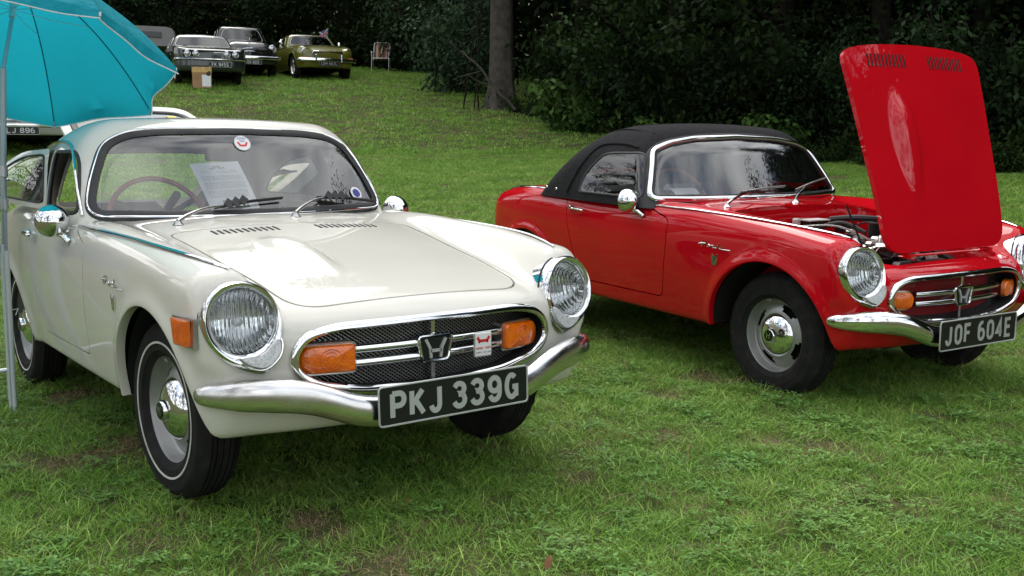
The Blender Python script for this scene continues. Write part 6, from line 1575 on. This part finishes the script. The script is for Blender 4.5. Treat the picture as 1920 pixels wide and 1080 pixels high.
far_car('slat_grille_saloon', 'pale grey saloon with slatted grille behind the cream coupe, below the sunshade', SLT, sp_pos, rad(-11), SILV, ex_slat)
# caravan behind the green coupe
p = place(az(-.951, .309) + .6, 33); cv = empty('caravan', p, rad(-15)); tag(cv, 'low grey round cornered folding caravan beyond the dark green estate coupe', 'caravan')
mb = MB(); o = rounded([(-1.0, .45), (1.0, .45), (1.0, 1.02), (-1.0, 1.02)], [.1, .1, .34, .34], 7); V = []; n = len(o)
for x, k in ((-1.9, .94), (-1.7, 1.), (0, 1.), (1.7, 1.), (1.9, .94)): V += [(x, a * k, .75 + (b - .75) * k) for a, b in o]
F_ = [(i*n+j, i*n+(j+1) % n, (i+1)*n+(j+1) % n, (i+1)*n+j) for i in range(4) for j in range(n)] + [tuple(range(n))[::-1], tuple(range(4*n, 5*n))]; mb.add(V, F_); mb.build('shell', mat('caravan_grey', (.24, .235, .235), .5), cv)
mb = MB(); mb.box((1.92, 0, .78), (.02, 1.2, .16), bev=.008); mb.build('window', mat('dark_pane', (.03, .035, .035), .08), cv)
for s in (-1, 1): simple_wheel(cv, -.1, .95, .30, s, WHEELG)
# cardboard display box
p = place(az(-.938, .3525), 25.8); bx = empty('cardboard_box', p, rad(-22)); tag(bx, 'tall cardboard box with yellow top and white notice before the green coupe', 'box')
mb = MB(); mb.box((0, 0, .25), (.26, .44, .50), bev=.004); mb.build('carton', mat('cardboard', (.33, .19, .095), .85, noise=(6, (.38, .23, .12), .4, .6)), bx, smooth=False)
mb = MB(); mb.box((.0, 0, .435), (.268, .448, .13), bev=.004); mb.build('yellow_band', mat('yellow_print', (.62, .46, .13), .7, noise=(14, (.55, .30, .22), .5, .6)), bx, smooth=False)
mb = MB(); mb.box((.1325, .10, .18), (.003, .20, .27)); mb.build('notice', PAPER, bx, smooth=False)
mb = MB(); mb.lathe([(.0, .01), (.045, .008), (.05, 0)], 16, M=Matrix.Translation((.135, .15, .34))); mb.box((.136, .17, .38), (.01, .05, .05)); mb.build('label', PLATEB, bx)
# folding garden chair at the edge of the wood
p = place(az(-.8655, .501), 33.2); gc = empty('garden_chair', p, rad(-38)); tag(gc, 'folding garden chair with brown striped cloth standing alone beside the wood', 'chair')
AT = mat('aluminium_tube', (.62, .62, .62), .3, .9); SB = [mat('stripe_brown', (.16, .07, .045), .8), mat('stripe_cream', (.45, .38, .28), .8), mat('stripe_rust', (.30, .12, .07), .8)]
for s in (-1, 1):
    mb = MB(); mb.tube([(-.36, s * .27, -.05), (.20, s * .27, .60), (.22, s * .27, .62)], .013, 8); mb.build('leg', AT, gc); mb = MB(); mb.tube([(.30, s * .27, -.05), (.24, s * .27, .60)], .013, 8); mb.build('leg', AT, gc)
    mb = MB(); mb.box((.02, s * .28, .61), (.44, .05, .02), bev=.008); mb.build('armrest', AT, gc)
mb = MB(); mb.tube(catmull([(-.05, -.25, .36), (-.22, -.25, .86), (-.24, -.20, .93), (-.245, 0, .94), (-.24, .20, .93), (-.22, .25, .86), (-.05, .25, .36)], 5), .013, 8); mb.tube([(-.05, -.25, .36), (.26, -.25, .41), (.26, .25, .41), (-.05, .25, .36)], .013, 8); mb.build('frame', AT, gc)
for k in range(9):
    y = -.205 + k * .05; mb = MB(); mb.add([(-.055, y - .026, .37), (-.055, y + .026, .37), (-.235, y + .026, .92), (-.235, y - .026, .92), (.25, y - .026, .42), (.25, y + .026, .42)], [(0, 1, 2, 3), (0, 4, 5, 1)]); mb.build('stripe', SB[[0, 1, 2, 0, 1, 0, 2, 1, 0][k]], gc, smooth=False)
# fallen leaves on the grass
for (px, py, s, m, lb) in ((760, 945, .016, (.30, .09, .015), 'orange fallen leaf on the grass in front of the cream coupe'), (1028, 1055, .017, (.15, .065, .02), 'curled brown leaf lying on the grass nearest the camera'), (1365, 942, .014, (.26, .13, .06), 'small brown leaf on the grass between the two cars'), (1008, 875, .013, (.16, .07, .04), 'dark brown leaf on the grass near the front tyre')):
    d = RIGHT * (px - 960) / 1911.2 + DOWN * (py - 540) / 1911.2 + FWD; k = -(CAMPOS[2] - .035) / d[2]; c = CAMPOS + d * k
    mb = MB(); V = []; q = rounded([(-1.1, 0), (-.4, .6), (.5, .55), (1.3, 0), (.4, -.6), (-.5, -.55)], .3, 4) * s
    V = [(a, b, .010 * math.sin(a / s * 1.5) + .25 * abs(b)) for a, b in q] + [(0, 0, .004)]; mb.add(V, [(i, (i + 1) % len(q), len(q)) for i in range(len(q))]); o = mb.build('fallen_leaf', mat('leaf_%d' % px, m, .7)); o.location = c; o.rotation_euler = (.2, -.2, px * .1); tag(o, lb, 'leaf', 'fallen leaves on the grass')
